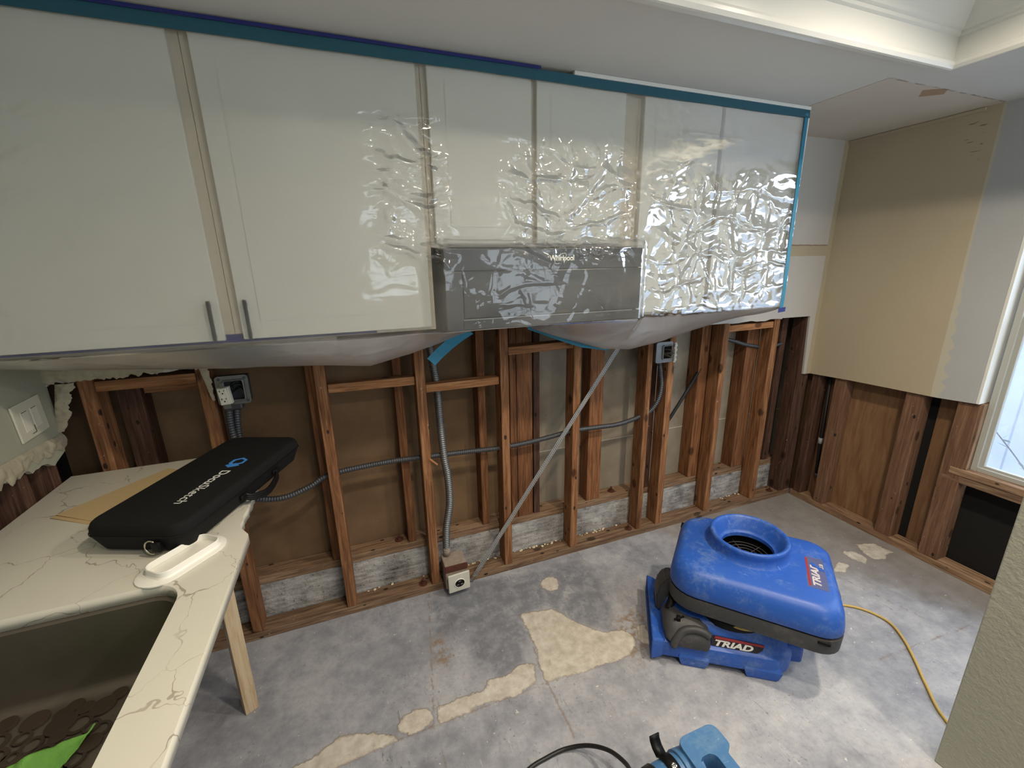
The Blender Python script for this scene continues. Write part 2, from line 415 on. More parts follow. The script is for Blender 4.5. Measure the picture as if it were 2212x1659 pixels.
def mk_rightwall():
    """cream unpainted-over zone where the refrigerator stood, grey newer paint beyond, torn paper between them low down"""
    N = NT('cream_and_grey_wall_paint'); p = N.geo(); s = N.n('ShaderNodeSeparateXYZ', {0: p})
    n = N.noise(p, 3, 5, 0.6)
    cream = N.mix(n, srgb(176, 163, 138), srgb(185, 173, 149))
    grey = N.mix(n, srgb(172, 173, 172), srgb(181, 182, 181))
    torn = srgb(190, 184, 166)
    y = s.outputs[1]; z = s.outputs[2]
    zz = N.math('MULTIPLY', z, 26.0)
    saw = N.math('SUBTRACT', N.math('PINGPONG', N.math('ADD', zz, N.math('MULTIPLY', N.noise(p, 9, 2), 3.0)), 1.0), 0.5)
    amp = N.ss(z, 0.9, 1.75, 1, 0.05)
    b1 = N.math('ADD', y, N.math('MULTIPLY_ADD', N.noise(p, 50, 3), 0.006, -0.003))
    wid = N.math('ADD', 0.008, N.math('MULTIPLY', amp, N.math('MULTIPLY_ADD', saw, 0.028, 0.034)))
    t1 = N.ss(b1, -0.659, -0.655)                                   # 1 = cream side
    t2 = N.ss(N.math('ADD', b1, wid), -0.660, -0.656)               # 1 = torn or cream
    c = N.mix(t2, grey, torn); c = N.mix(t1, c, cream)
    # pencil scratches in the upper corner
    m = N.math('MULTIPLY', N.ss(y, -0.56, -0.54, 1, 0), N.math('MULTIPLY', N.ss(y, -0.62, -0.61), N.math('MULTIPLY', N.ss(z, 2.05, 2.08), N.ss(z, 2.24, 2.25, 1, 0))))
    sc1 = N.ss(N.noise(N.mapv(p, (1, 10, 90), rot=(.35, 0, 0)), 1.4, 2, 0.4), 0.63, 0.66)
    c = N.mix(N.math('MULTIPLY', N.math('MULTIPLY', m, sc1), 0.8), c, srgb(110, 92, 72))
    return N.fin(c, 0.6, 0.3, 0, N.bump(N.noise(p, 120, 3, 0.6), 0.12, 0.003))
M_right = mk_rightwall()

def mk_backdrywall():
    """back wall above the studs: two bare white squares with a cream strip between them, cream edge by the corner"""
    N = NT('bare_drywall_patches'); p = N.geo(); s = N.n('ShaderNodeSeparateXYZ', {0: p})
    n = N.noise(p, 4, 5, 0.6); e = N.math('MULTIPLY_ADD', N.noise(p, 45, 3, 0.6), 0.008, -0.004)
    x = N.math('ADD', s.outputs[0], e); z = N.math('ADD', s.outputs[2], e)
    white = N.mix(n, srgb(178, 173, 166), srgb(189, 185, 178)); cream = N.mix(n, srgb(166, 154, 128), srgb(175, 164, 138))
    left = N.ss(x, -0.052, -0.048, 1, 0)
    strip = N.math('MULTIPLY', N.ss(z, 1.652, 1.656), N.ss(z, 1.712, 1.716, 1, 0))
    w = N.math('MULTIPLY', left, N.math('SUBTRACT', 1.0, strip))
    c = N.mix(w, cream, white)
    ln = N.math('MULTIPLY', left, N.ss(N.math('ABSOLUTE', N.math('SUBTRACT', z, 1.716)), 0.002, 0.005, 1, 0))
    c = N.mix(N.math('MULTIPLY', ln, 0.75), c, srgb(120, 84, 66))
    return N.fin(c, 0.65, 0.3, 0, N.bump(N.noise(p, 140, 3, 0.6), 0.12, 0.003))
M_back = mk_backdrywall()

def mk_quartz():
    N = NT('veined_white_quartz'); p = N.geo()
    wv = N.noise(p, 5, 4, 0.6, 0, True)
    v2 = N.n('ShaderNodeVectorMath', {0: p, 1: N.n('ShaderNodeVectorMath', {0: wv, 1: (0.22, 0.22, 0.22)}, operation='MULTIPLY').outputs[0]}, operation='ADD').outputs[0]
    ds = N.n('ShaderNodeTexVoronoi', {'Vector': v2, 'Scale': 5.2}, feature='DISTANCE_TO_EDGE').outputs['Distance']
    wid = N.math('MULTIPLY_ADD', N.ss(N.noise(p, 9, 3), .4, .75), 0.022, 0.004)
    vein = N.ss(N.math('DIVIDE', ds, wid), 0.5, 1.0, 1, 0)
    keep = N.ss(N.noise(p, 3.5, 2), 0.38, 0.52)
    vein = N.math('MULTIPLY', vein, N.math('MULTIPLY_ADD', keep, 0.85, 0.1))
    base = N.mix(N.noise(p, 3, 4), srgb(206, 202, 186), srgb(216, 213, 200))
    c = N.mix(N.math('MULTIPLY', vein, 0.75), base, srgb(142, 126, 110))
    return N.fin(c, 0.28, 0.45)
M_quartz = mk_quartz()

def mk_brushed():
    N = NT('brushed_steel'); p = N.geo()
    n = N.noise(N.mapv(p, (60, 3, 60)), 4, 3, 0.6); d = N.noise(p, 6, 5, .6)
    c = N.mix(d, srgb(98, 92, 83), srgb(134, 127, 115))
    return N.fin(c, N.math('MULTIPLY_ADD', n, 0.2, 0.42), 0.5, 0.78, N.bump(n, 0.08, 0.001))
M_steel = mk_brushed()

def mk_film(name, haze, col):
    """milky polyethylene sheet: mostly see-through, some scatter, sharp sheen on its creases"""
    N = NT(name); p = N.geo()
    cr = N.attr('crinkle')
    wv = N.noise(p, 4.0, 3, 0.5, 0, True)
    q = N.n('ShaderNodeVectorMath', {0: p, 1: N.n('ShaderNodeVectorMath', {0: wv, 1: (0.16, 0.16, 0.16)}, operation='MULTIPLY').outputs[0]}, operation='ADD').outputs[0]
    def crease(vec, scale, sharp):
        d = N.n('ShaderNodeTexVoronoi', {'Vector': vec, 'Scale': scale}, feature='DISTANCE_TO_EDGE').outputs['Distance']
        return N.ss(d, 0.0, sharp, 1, 0)
    c1 = crease(N.mapv(q, (4, 4, 10), rot=(0, 0.35, 0)), 1.0, 0.16)
    c2 = crease(N.mapv(q, (10, 10, 6), rot=(0, -0.6, 0)), 1.0, 0.2)
    c3 = N.noise(N.mapv(q, (6, 6, 19), rot=(0, 0.25, 0)), 1.0, 2, 0.4, 0.6)
    h = N.math('ADD', N.math('MULTIPLY', c1, 0.5), N.math('ADD', N.math('MULTIPLY', c2, 0.28), c3))
    bn = N.n('ShaderNodeBump', {'Height': h, 'Strength': N.math('MULTIPLY', cr, 1.0, clamp=True), 'Distance': 0.024}).outputs[0]
    soft = N.noise(N.mapv(p, (3, 3, 8), rot=(0, 0.3, 0)), 1.0, 3, 0.5)
    bn2 = N.n('ShaderNodeBump', {'Height': soft, 'Strength': 0.12, 'Distance': 0.03, 'Normal': bn}).outputs[0]
    tr = N.n('ShaderNodeBsdfTransparent', {0: (0.94, 0.945, 0.93, 1)}).outputs[0]
    df = N.n('ShaderNodeBsdfDiffuse', {0: (*col, 1), 'Normal': bn2}).outputs[0]
    tl = N.n('ShaderNodeBsdfTranslucent', {0: (*col, 1)}).outputs[0]
    sct = N.n('ShaderNodeMixShader', {0: 0.25, 1: df, 2: tl}).outputs[0]
    hz = N.math('ADD', N.math('MULTIPLY_ADD', N.ss(soft, 0.35, 0.75), 0.08, haze), N.attr('milky'))
    rf = N.n('ShaderNodeBsdfRefraction', {0: (0.95, 0.955, 0.94, 1), 'Roughness': 0.32, 'IOR': 1.02}).outputs[0]
    clear = N.n('ShaderNodeMixShader', {0: N.math('MULTIPLY_ADD', N.attr('cling'), -0.52, 0.66), 1: tr, 2: rf}).outputs[0]
    body = N.n('ShaderNodeMixShader', {0: hz, 1: clear, 2: sct}).outputs[0]
    gl = N.n('ShaderNodeBsdfGlossy', {0: (1, 1, 1, 1), 'Roughness': N.math('MULTIPLY_ADD', N.attr('milky'), 1.0, 0.06), 'Normal': bn2}).outputs[0]
    fr = N.n('ShaderNodeFresnel', {0: 1.45, 'Normal': bn2}).outputs[0]
    fin = N.n('ShaderNodeMixShader', {0: N.math('MINIMUM', N.math('MULTIPLY', fr, 1.05), 0.5), 1: body, 2: gl}).outputs[0]
    N.t.links.new(fin, N.out.inputs[0])
    return N.m
M_film = mk_film('polyethylene_sheet', 0.065, (0.74, 0.74, 0.72))

M_tape = plain('blue_masking_tape', srgb(44, 92, 108), 0.5, 0.35, 0, 0.08, 20)
M_tape2 = plain('bright_blue_tape', srgb(38, 122, 152), 0.4, 0.4, 0, 0.1, 25)
M_navy = plain('navy_blue_tape', srgb(42, 48, 112), 0.5, 0.3)
M_black = plain('black_appliance', srgb(20, 20, 23), 0.3, 0.5)
M_black2 = plain('black_appliance_trim', srgb(40, 41, 45), 0.3, 0.5)
M_letter = plain('pale_lettering', srgb(225, 225, 218), 0.4, 0.4)
M_galv = plain('galvanised_steel', srgb(128, 130, 130), 0.45, 0.5, 0.75, 0.2, 40, 0.15, 120)
M_galvd = plain('dull_dark_conduit', srgb(84, 86, 90), 0.5, 0.5, 0.6, 0.2, 40)
M_rust = plain('rusted_painted_steel', srgb(158, 144, 130), 0.8, 0.3, 0.1, 0.4, 60, 0.5, 90)
M_rustd = plain('dark_rust', srgb(88, 54, 44), 0.85, 0.2, 0.1, 0.4, 60)
M_offw = plain('off_white_plastic', srgb(222, 220, 204), 0.4, 0.45, 0, 0.03)
M_slot = plain('black_slot', srgb(14, 14, 14), 0.6, 0.2)
M_case = plain('black_case_fabric', srgb(20, 20, 20), 0.8, 0.25, 0, 0.15, 60, 0.25, 900)
M_zip = plain('black_zipper', srgb(12, 12, 12), 0.5, 0.3)
M_chrome = plain('bright_chrome', srgb(220, 214, 200), 0.15, 0.5, 1.0, 0.02)
M_logo = plain('logo_blue', srgb(66, 138, 214), 0.5, 0.3, 0, 0.02)
M_white = plain('white_plastic', srgb(238, 236, 226), 0.35, 0.45, 0, 0.02)
M_card = plain('tan_cardboard', srgb(200, 176, 132), 0.8, 0.2, 0, 0.05, 60)
M_green = plain('lime_microfibre', srgb(122, 180, 88), 0.9, 0.1, 0, 0.12, 80, 0.7, 420)
M_mat = plain('smoky_rubber', srgb(62, 53, 45), 0.4, 0.4, 0, 0.15, 30)
M_yellow = plain('yellow_cord_jacket', srgb(194, 164, 92), 0.5, 0.35, 0, 0.06)
M_blackc = plain('black_cord_jacket', srgb(30, 30, 31), 0.45, 0.4, 0, 0.06)
M_red = plain('label_red', srgb(150, 52, 58), 0.5, 0.3, 0, 0.1)
M_lblk = plain('label_black', srgb(42, 38, 44), 0.5, 0.3, 0, 0.1)
M_lgrey = plain('faded_label', srgb(86, 92, 130), 0.5, 0.3, 0, 0.08)
M_pipe = plain('black_iron_pipe', srgb(38, 38, 40), 0.55, 0.4, 0.3)
M_paper = plain('black_building_paper', srgb(34, 33, 33), 0.9, 0.15, 0, 0.2, 30)
M_vinyl = plain('window_vinyl', srgb(170, 170, 162), 0.4, 0.4, 0, 0.02)
M_fan = None
def mk_scuffed(name, col, dust, amt=0.5, rough=0.42):
    N = NT(name); v = N.obj()
    n = N.noise(v, 9, 6, 0.65); f = N.noise(v, 60, 4, 0.7)
    s1 = N.noise(N.mapv(v, (12, 70, 20), rot=(0, 0, .4)), 1.0, 4, 0.6)
    c = N.mix(N.ss(N.math('MULTIPLY_ADD', f, 0.4, N.math('MULTIPLY', n, 0.6)), 0.48, 0.66, 0, amt), col, dust)
    c = N.mix(N.ss(s1, 0.68, 0.73, 0, 0.5), c, tuple(min(1, x*1.4+0.05) for x in dust))
    return N.fin(c, N.math('MULTIPLY_ADD', f, 0.2, rough-0.1), 0.45, 0, N.bump(f, 0.05, 0.002))
M_fan = mk_scuffed('blue_rotomoulded_plastic', srgb(40, 87, 174), srgb(106, 132, 178), 0.5)
M_fand = mk_scuffed('dark_grey_plastic', srgb(58, 58, 60), srgb(98, 96, 94), 0.5, 0.55)
M_fan2 = mk_scuffed('light_blue_plastic', srgb(64, 110, 156), srgb(120, 150, 170), 0.35)

# ------------------------------------------------------------------ SETTING: floor
CREAM = {
'A':[(-2.225,-0.3),(-2.139,-0.322),(-2.06,-0.335),(-2.025,-0.405),(-1.969,-0.484),(-1.897,-0.552),(-1.82,-0.572),(-1.804,-0.606),(-1.802,-0.655),(-1.85,-0.687),(-2.028,-0.692),(-2.257,-0.67),(-2.246,-0.6),(-2.235,-0.542),(-2.228,-0.471),(-2.219,-0.423)],
'B':[(-2.467,-0.573),(-2.408,-0.588),(-2.32,-0.559),(-2.265,-0.581),(-2.295,-0.659),(-2.401,-0.677),(-2.551,-0.665),(-2.691,-0.678),(-2.688,-0.61),(-2.603,-0.605),(-2.495,-0.607)],
'C':[(-2.841,-0.667),(-2.929,-0.612),(-2.973,-0.594),(-3.032,-0.588),(-3.124,-0.622),(-3.205,-0.631),(-3.285,-0.656),(-3.168,-0.729),(-3.055,-0.687),(-2.97,-0.683),(-2.842,-0.678)],
'D':[(-2.045,-0.16),(-2.011,-0.129),(-1.967,-0.124),(-1.947,-0.155),(-1.952,-0.198),(-1.981,-0.229),(-2.021,-0.224),(-2.05,-0.194)],
'E':[(-1.741,-0.579),(-1.707,-0.578),(-1.723,-0.633),(-1.752,-0.686),(-1.78,-0.658)],
'F':[(-0.323,-0.569),(-0.25,-0.599),(-0.254,-0.671),(-0.306,-0.692),(-0.344,-0.635)],
'G':[(-0.173,-0.561),(-0.069,-0.594),(-0.056,-0.696),(-0.129,-0.684),(-0.164,-0.708),(-0.231,-0.698),(-0.217,-0.63)],
'H':[(-0.428,-0.626),(-0.402,-0.666),(-0.481,-0.701),(-0.537,-0.671)],
'I':[(-2.772+0.063*math.cos(a*PI/8),-0.632+0.046*math.sin(a*PI/8)) for a in range(16)]}
STAIN = {
'S1':[(-2.012,-0.07),(-1.904,-0.053),(-1.776,-0.088),(-1.747,-0.166),(-1.769,-0.319),(-1.819,-0.479),(-1.848,-0.561),(-1.917,-0.513),(-2.009,-0.412),(-2.07,-0.283)],
'S2':[(-2.497,-0.35),(-2.411,-0.286),(-2.263,-0.33),(-2.233,-0.429),(-2.307,-0.553),(-2.42,-0.577),(-2.497,-0.5)],
'S3':[(-2.596,-0.066),(-2.423,-0.03),(-2.166,-0.037),(-2.012,-0.07),(-2.07,-0.283),(-2.243,-0.339),(-2.497,-0.266),(-2.619,-0.273)]}
TAN = {
'T1':[(-1.804,-0.515),(-1.711,-0.476),(-1.686,-0.533),(-1.739,-0.654),(-1.843,-0.726),(-1.864,-0.656)],
'T2':[(-2.646,-0.303),(-2.618,-0.301),(-2.606,-0.409),(-2.625,-0.449),(-2.648,-0.416)]}
CORNER = {'R':[(-1.101,-0.0),(0.1,0.1),(0.1,-0.4),(-0.03,-1.4),(-0.2,-1.0),(-0.388,-0.75),(-0.519,-0.658)]}
SEAMS = [[(-2.612,-0.009),(-2.71,-0.656),(-2.697,-0.9)],[(-3.9,-0.678),(-3.055,-0.687),(-2.842,-0.678),(-2.397,-0.677),(-1.852,-0.689),(-1.2,-0.72)],
         [(-2.219,-0.423),(-2.251,-0.598),(-2.25,-0.9)],[(-1.741,0.05),(-1.727,-0.206)],[(-0.9,-1.10),(-0.316,-1.143)],[(-0.551,-0.704),(-0.468,-1.054)]]
def seg_d(P, a, b):
    a = np.array(a); b = np.array(b); ab = b-a
    t = np.clip(((P-a)@ab)/max(ab@ab, 1e-12), 0, 1)
    return np.linalg.norm(P-(a+t[:, None]*ab), axis=1)
def sdf(P, polys):
    best = np.full(len(P), 1.0)
    for poly in polys.values():
        d = np.full(len(P), 9.0); ins = np.zeros(len(P), bool); m = len(poly)
        for k in range(m):
            a, b = poly[k], poly[(k+1) % m]
            d = np.minimum(d, seg_d(P, a, b))
            cond = (a[1] > P[:, 1]) != (b[1] > P[:, 1])
            xi = (b[0]-a[0])*(P[:, 1]-a[1])/((b[1]-a[1]) if b[1] != a[1] else 1e-9)+a[0]
            ins ^= cond & (P[:, 0] < xi)
        best = np.minimum(best, np.where(ins, -d, d))
    return best
def build_floor():
    xs = np.concatenate([np.arange(-3.9, 0.30, 0.0125), [0.4]])
    ys = np.concatenate([[-4.6, -3.6, -2.8, -2.2], np.arange(-1.9, 0.36, 0.0125)])
    X, Y = np.meshgrid(xs, ys); P = np.stack([X.ravel(), Y.ravel()], 1); nx, ny = len(xs), len(ys)
    co = np.zeros((len(P), 3)); co[:, :2] = P
    idx = np.arange(nx*ny).reshape(ny, nx)
    q = np.stack([idx[:-1, :-1], idx[:-1, 1:], idx[1:, 1:], idx[1:, :-1]], -1).reshape(-1, 4)
    me = bpy.data.meshes.new('floor'); me.from_pydata(co.tolist(), [], q.tolist())
    seam = np.full(len(P), 1.0)
    for s in SEAMS:
        for a, b in zip(s, s[1:]): seam = np.minimum(seam, seg_d(P, a, b))
    for nm, v in (('cream', sdf(P, CREAM)), ('stain', sdf(P, STAIN)), ('tanstain', sdf(P, TAN)), ('corner', sdf(P, CORNER)), ('seam', seam)):
        at = me.attributes.new(nm, 'FLOAT', 'POINT'); at.data.foreach_set('value', v.astype(np.float32))
    return tag(link('floor', me, M_floor), kind='structure')
build_floor()

# ------------------------------------------------------------------ SETTING: walls, ceiling
H = 2.29
XL = -3.83                                    # face of left wall
def struct(o): return tag(o, kind='structure')
# back wall: far plasterboard (brown paper back) + drywall left above the cut line
wb = struct(box('wall_back', (-4.0, 0.195, 0.0), (0.26, 0.21, 2.6), M_backer))
def child_world(o, parent):
    o.parent = parent; o.matrix_parent_inverse = Matrix.Translation(parent.location).inverted(); return o
def back_drywall():
    # outline in x,z with the broken lower edge
    low = [(-3.83, 1.262)] + jag((-3.83, 1.275), (-2.9, 1.290), 60, 0.006, 3) + [(-2.9, 1.285), (-2.88, 1.50), (-1.0, 1.50), (-0.99, 1.285), (-0.79, 1.285)] \
        + jag((-0.79, 1.285), (-0.345, 1.283), 10, 0.006, 4) + [(-0.345, 1.283), (-0.345, 1.289), (-0.098, 1.287), (-0.098, 1.26), (-0.080, 1.0), (-0.073, 0.905), (0.0, 0.903)]
    poly = low + [(0.0, H), (-3.83, H)]
    bm = bmesh.new(); prism_into(bm, poly, 0, 0.0125)
    me = bm_mesh(bm, 'drywall')
    o = link('drywall', me, M_back)
    o.rotation_euler = (PI/2, 0, 0); o.location = (0, -0.0005, 0)
    return child_world(o, wb)
back_drywall()
# right wall: drywall with jamb return, sheathing with a gap, black paper behind
bmw = bmesh.new(); add_box(bmw, (0.104, -4.4, 0.0), (0.118, 0.21, 0.5)); add_box(bmw, (0.104, -0.86, 0.5), (0.118, 0.21, 2.6))
wr = struct(link('wall_right', bm_mesh(bmw, 'wall_right'), M_paper))
def right_parts():
    poly = [(0.0, 0.903), (-0.25, 0.915), (-0.5, 0.921), (-0.68, 0.925), (-0.834, 0.936), (-0.834, H), (0.0, H)]
    bm = bmesh.new(); a = [bm.verts.new((-0.0125, y, z)) for y, z in poly]; b = [bm.verts.new((0.0, y, z)) for y, z in poly]; m = len(poly)
    bm.faces.new(a); bm.faces.new(b[::-1])
    for k in range(m): bm.faces.new((a[k], a[(k+1) % m], b[(k+1) % m], b[k]))
    child_world(link('drywall', bm_mesh(bm, 'drywall'), M_right), wr)
    bm = bmesh.new(); add_box(bm, (-0.0125, -0.848, 0.936), (0.092, -0.834, 2.18), 0.002)
    child_world(link('jamb_return', bm_mesh(bm, 'jamb_return'), M_trim), wr)
    for i, (y0, y1, z0, z1) in enumerate([(-0.618, 0.19, 0.0, 2.29), (-0.84, -0.662, 0.0, 2.29)]):
        bm = bmesh.new(); add_box(bm, (0.092, y0, z0), (0.103, y1, z1))
        child_world(link('sheathing_board', bm_mesh(bm, 'sheathing_board'), M_ply), wr)
    bm = bmesh.new()
    add_box(bm, (-0.0125, -4.4, 2.165), (0.118, -0.849, 2.9)); add_box(bm, (0.0, -0.849, 2.181), (0.118, -0.834, 2.9)); add_box(bm, (0.0, -4.4, 0.5), (0.118, -2.45, 2.2))
    add_box(bm, (0.0, -2.45, 0.5), (0.118, -2.25, 2.2)); add_box(bm, (-0.0125, -4.4, 0.0), (0.104, -2.35, 0.5))
    child_world(link('plaster', bm_mesh(bm, 'plaster'), M_leftwall), wr)
right_parts()
# left wall: plaster patch with a ragged lower edge above the open studs
wl = struct(box('wall_left', (-3.96, -4.4, 0.0), (-3.945, 0.21, 2.6), M_paper))
def left_patch():
    low = [(-0.009, 1.075)] + [(-0.02, 1.03), (-0.075, 1.012)] + jag((-0.075, 1.012), (-0.36, 1.06), 16, 0.011, 8) + [(-0.36, 1.06)] + jag((-0.36, 1.06), (-2.2, 0.99), 20, 0.012, 9) + [(-2.2, 0.95), (-2.2, 0.0), (-4.4, 0.0), (-4.4, H), (-0.009, H)]
    bm = bmesh.new(); a = [bm.verts.new((XL, y, z)) for y, z in low]; b = [bm.verts.new((XL-0.014, y, z)) for y, z in low]; m = len(low)
    bm.faces.new(a); bm.faces.new(b[::-1])
    for k in range(m): bm.faces.new((a[k], a[(k+1) % m], b[(k+1) % m], b[k]))
    child_world(link('plaster', bm_mesh(bm, 'plaster'), M_leftwall), wl)
    # thick bare plaster band along the broken edge, rough face
    def band(c0, c1, w0, w1, seed, plane):
        n = 110; bm = bmesh.new(); rnd = random.Random(seed); rows = []; LB = math.hypot(c1[0]-c0[0], c1[1]-c0[1])
        for i in range(n+1):
            t = i/n; tl = t*LB; u = c0[0]+(c1[0]-c0[0])*t; v = c0[1]+(c1[1]-c0[1])*t
            w = (w0+(w1-w0)*t)*(1+0.4*mnoise.noise(Vector((tl*12, seed, 0)))+0.35*mnoise.noise(Vector((tl*40, seed, 5)))+0.16*mnoise.noise(Vector((tl*110, seed, 9))))
            row = []
            for j in range(7):
                s = j/6; dv = -w*(1-s)+rnd.uniform(-.0008, .0008); off = 0.006+0.012*abs(mnoise.noise(Vector((u*30, v*30+s*4, seed))))
                off *= 1.0 if 0 < j < 6 else 0.15
                row.append(plane(u, v, dv, off))
            rows.append([bm.verts.new(p) for p in row])
        for a, b in zip(rows, rows[1:]):
            for j in range(6): bm.faces.new((a[j], a[j+1], b[j+1], b[j])).smooth = True
        return bm
    bm = band((-0.40, 1.105), (-0.01, 1.093), 0.06, 0.045, 2, lambda u, v, d, o: (XL+o, u, v+d))
    child_world(link('broken_plaster_edge', bm_mesh(bm, 'broken_plaster_edge'), M_plaster), wl)
    bm = band((-3.815, 1.10), (-3.775, 1.27), 0.028, 0.055, 5, lambda u, v, d, o: (u-0.03-d, -0.014-o, v))
    child_world(link('broken_plaster_edge', bm_mesh(bm, 'broken_plaster_edge'), M_plaster), wl)
    bm = band((-3.83, 1.325), (-3.20, 1.322), 0.055, 0.030, 6, lambda u, v, d, o: (u, -0.013-o, v+d))
    child_world(link('broken_plaster_edge', bm_mesh(bm, 'broken_plaster_edge'), M_plaster), wb)
    bm = band((-3.375, 1.29), (-3.352, 1.15), 0.03, 0.01, 7, lambda u, v, d, o: (u-d-.015, -0.003-o*.4, v))
    child_world(link('broken_plaster_edge', bm_mesh(bm, 'broken_plaster_edge'), M_plaster), wb)
left_patch()
# front wall behind the camera: two tall openings to daylight
def front_wall():
    bm = bmesh.new(); y0, y1 = -4.42, -4.38
    for a, b in [((-3.96, 0.0), (-2.55, 2.95)), ((-1.55, 0.0), (-1.05, 2.95)), ((-0.05, 0.0), (0.12, 2.95)), ((-2.55, 2.4), (-1.55, 2.95)), ((-1.05, 2.4), (-0.05, 2.95)),
                 ((-2.55, 0.0), (-1.55, 1.45)), ((-1.05, 0.0), (-0.05, 1.05)), ((-2.55, 1.70), (-1.55, 1.76)), ((-1.05, 1.70), (-0.05, 1.76)), ((-2.08, 1.45), (-2.02, 2.4)), ((-0.58, 1.05), (-0.52, 2.4))]:
        add_box(bm, (a[0], y0, a[1]), (b[0], y1, b[1]))
    struct(link('wall_front', bm_mesh(bm, 'wall_front'), M_leftwall))
front_wall()
# ceiling with a raised tray
TX0, TX1, TY1, TY0, TZ = -3.05, -0.715, -0.795, -2.95, 2.60
def ceiling():
    bm = bmesh.new()
    add_box(bm, (-3.96, TY1, H), (0.12, 0.21, H+0.02)); add_box(bm, (-3.96, TY0, H), (TX0, TY1, H+0.02)); add_box(bm, (TX1, TY0, H), (0.12, TY1, H+0.02))
    add_box(bm, (-3.96, -4.42, H), (0.12, TY0, H+0.02)); add_box(bm, (TX0-0.05, TY0-0.05, TZ), (TX1+0.05, TY1+0.05, TZ+0.02))
    c = struct(link('ceiling', bm_mesh(bm, 'ceiling'), M_ceil))
    # moulded band round the tray: profile of (outward offset, z)
    prof = [(0.026, H-0.0005), (0.026, H-0.006), (0.004, H-0.007), (0.0, H-0.012), (-0.006, H-0.010), (-0.012, H), (-0.012, H+0.010), (-0.004, H+0.014), (-0.002, H+0.022), (-0.002, H+0.088),
            (-0.012, H+0.092), (-0.012, H+0.102), (-0.022, H+0.106), (-0.026, H+0.118), (-0.034, H+0.135), (-0.052, H+0.165), (-0.08, H+0.190), (-0.115, H+0.205),
            (-0.120, H+0.212), (-0.128, H+0.214), (-0.134, H+0.225), (-0.165, H+0.262), (-0.200, H+0.285), (-0.205, H+0.31)]
    bm = bmesh.new(); rings = []
    for o, z in prof: rings.append([bm.verts.new(p) for p in [(TX0-o, TY0-o, z), (TX1+o, TY0-o, z), (TX1+o, TY1+o, z), (TX0-o, TY1+o, z)]])
    for a, b in zip(rings, rings[1:]):
        for k in range(4): bm.faces.new((a[k], a[(k+1) % 4], b[(k+1) % 4], b[k]))
    struct(link('trim_1', bm_mesh(bm, 'trim_1'), M_trim))
    # recessed lamp housings
    for i, (x, y) in enumerate(CANS):
        zc = TZ
        bm = bmesh.new(); loft_into(bm, lathe_loops([(0.066, zc-0.0015), (0.085, zc-0.006), (0.10, zc-0.001)], 32, x, y), False, False)
        o = link('recessed_light', bm_mesh(bm, 'recessed_light'), M_trim)
        lab = ['recessed ceiling lamp in the tray above the middle of the stripped wall', 'recessed ceiling lamp in the tray above the blue air mover', 'recessed ceiling lamp in the tray at its back left', 'recessed ceiling lamp in the tray at its back right'][i]
        tag(o, lab, 'ceiling light', 'recessed ceiling lamps')
ceiling()
# bead along the top of right wall
tb = bmesh.new(); add_box(tb, (-0.022, -0.60, H-0.016), (-0.012, -0.012, H-0.001), 0.003)
struct(link('trim_2', bm_mesh(tb, 'trim_2'), M_right))

# ------------------------------------------------------------------ SETTING: concrete stem wall, plates, studs
cb = bmesh.new(); add_box(cb, (-3.94, 0.097, 0.0), (0.09, 0.194, 0.212))
struct(link('concrete_curb', bm_mesh(cb, 'concrete_curb'), M_curb))

def timber(name, p0, p1, w, d, mat, label, cat, group=None, side=(1, 0, 0), wob=0.0012, bev=0.003):
    return tag(beam(name, p0, p1, w, d, mat, None, bev, side, wob), label, cat, group)
# bottom plates
timber('bottom_plate', (-3.94, 0.046, 0.0205), (-0.002, 0.046, 0.0205), 0.041, 0.088, M_plate, 'dirty wooden floor plate under the front row of wall studs', 'sill plate', None, (0, 0, 1), 0.002)
timber('bottom_plate', (0.047, -0.004, 0.0205), (0.047, -2.3, 0.0205), 0.041, 0.088, M_plate, 'wooden floor plate along the brown sheathed right wall', 'sill plate', None, (0, 0, 1), 0.002)
timber('curb_plate', (-3.94, 0.146, 0.2335), (0.0, 0.146, 0.2335), 0.041, 0.090, M_plate, 'wooden plate lying on the concrete curb behind the front studs', 'sill plate', None, (0, 0, 1), 0.002)

ZS = 0.042; ZT = 1.62
FRONT = [(-3.405, -3.362, 'nail-scarred front stud beside the outlet box, behind the black case'),
         (-3.001, -2.957, 'nail-scarred front stud where the flexible conduit first crosses, right of the counter'),
         (-2.588, -2.545, 'front stud directly left of the vertical grey conduit'),
         (-2.184, -2.141, 'front stud right of the vertical conduit, left of the triple back studs'),
         (-1.782, -1.739, 'front stud that the perforated diagonal strap crosses'),
         (-1.322, -1.287, 'thin front stud just left of the upper right junction box'),
         (-1.178, -1.134, 'front stud that carries the upper right junction box'),
         (-0.790, -0.747, 'wide front stud with a pale chipped edge, right of the junction box'),
         (-0.384, -0.336, 'last front stud before the dark corner of the room')]
for i, (x0, x1, lab) in enumerate(FRONT):
    timber('wall_stud', ((x0+x1)/2, 0.046, ZS), ((x0+x1)/2, 0.046, ZT), x1-x0, 0.088, M_stud, lab, 'wall stud', 'front row of wall studs')
timber('wall_stud', (-3.735, 0.046, ZS), (-3.735, 0.046, ZT-.02), 0.043, 0.088, M_stud, 'front stud in the left corner behind the counter', 'wall stud', 'front row of wall studs')
timber('wall_stud', (-0.075, 0.046, ZS), (-0.075, 0.046, ZT-.02), 0.060, 0.088, M_dark, 'dark corner stud where the two stripped walls meet', 'wall stud', 'front row of wall studs')
timber('wall_stud', (-0.020, 0.046, ZS), (-0.020, 0.046, 0.90), 0.040, 0.086, M_dark, 'dark stud with flaking plaster at the inner corner, under the cream wall', 'wall stud', 'front row of wall studs')

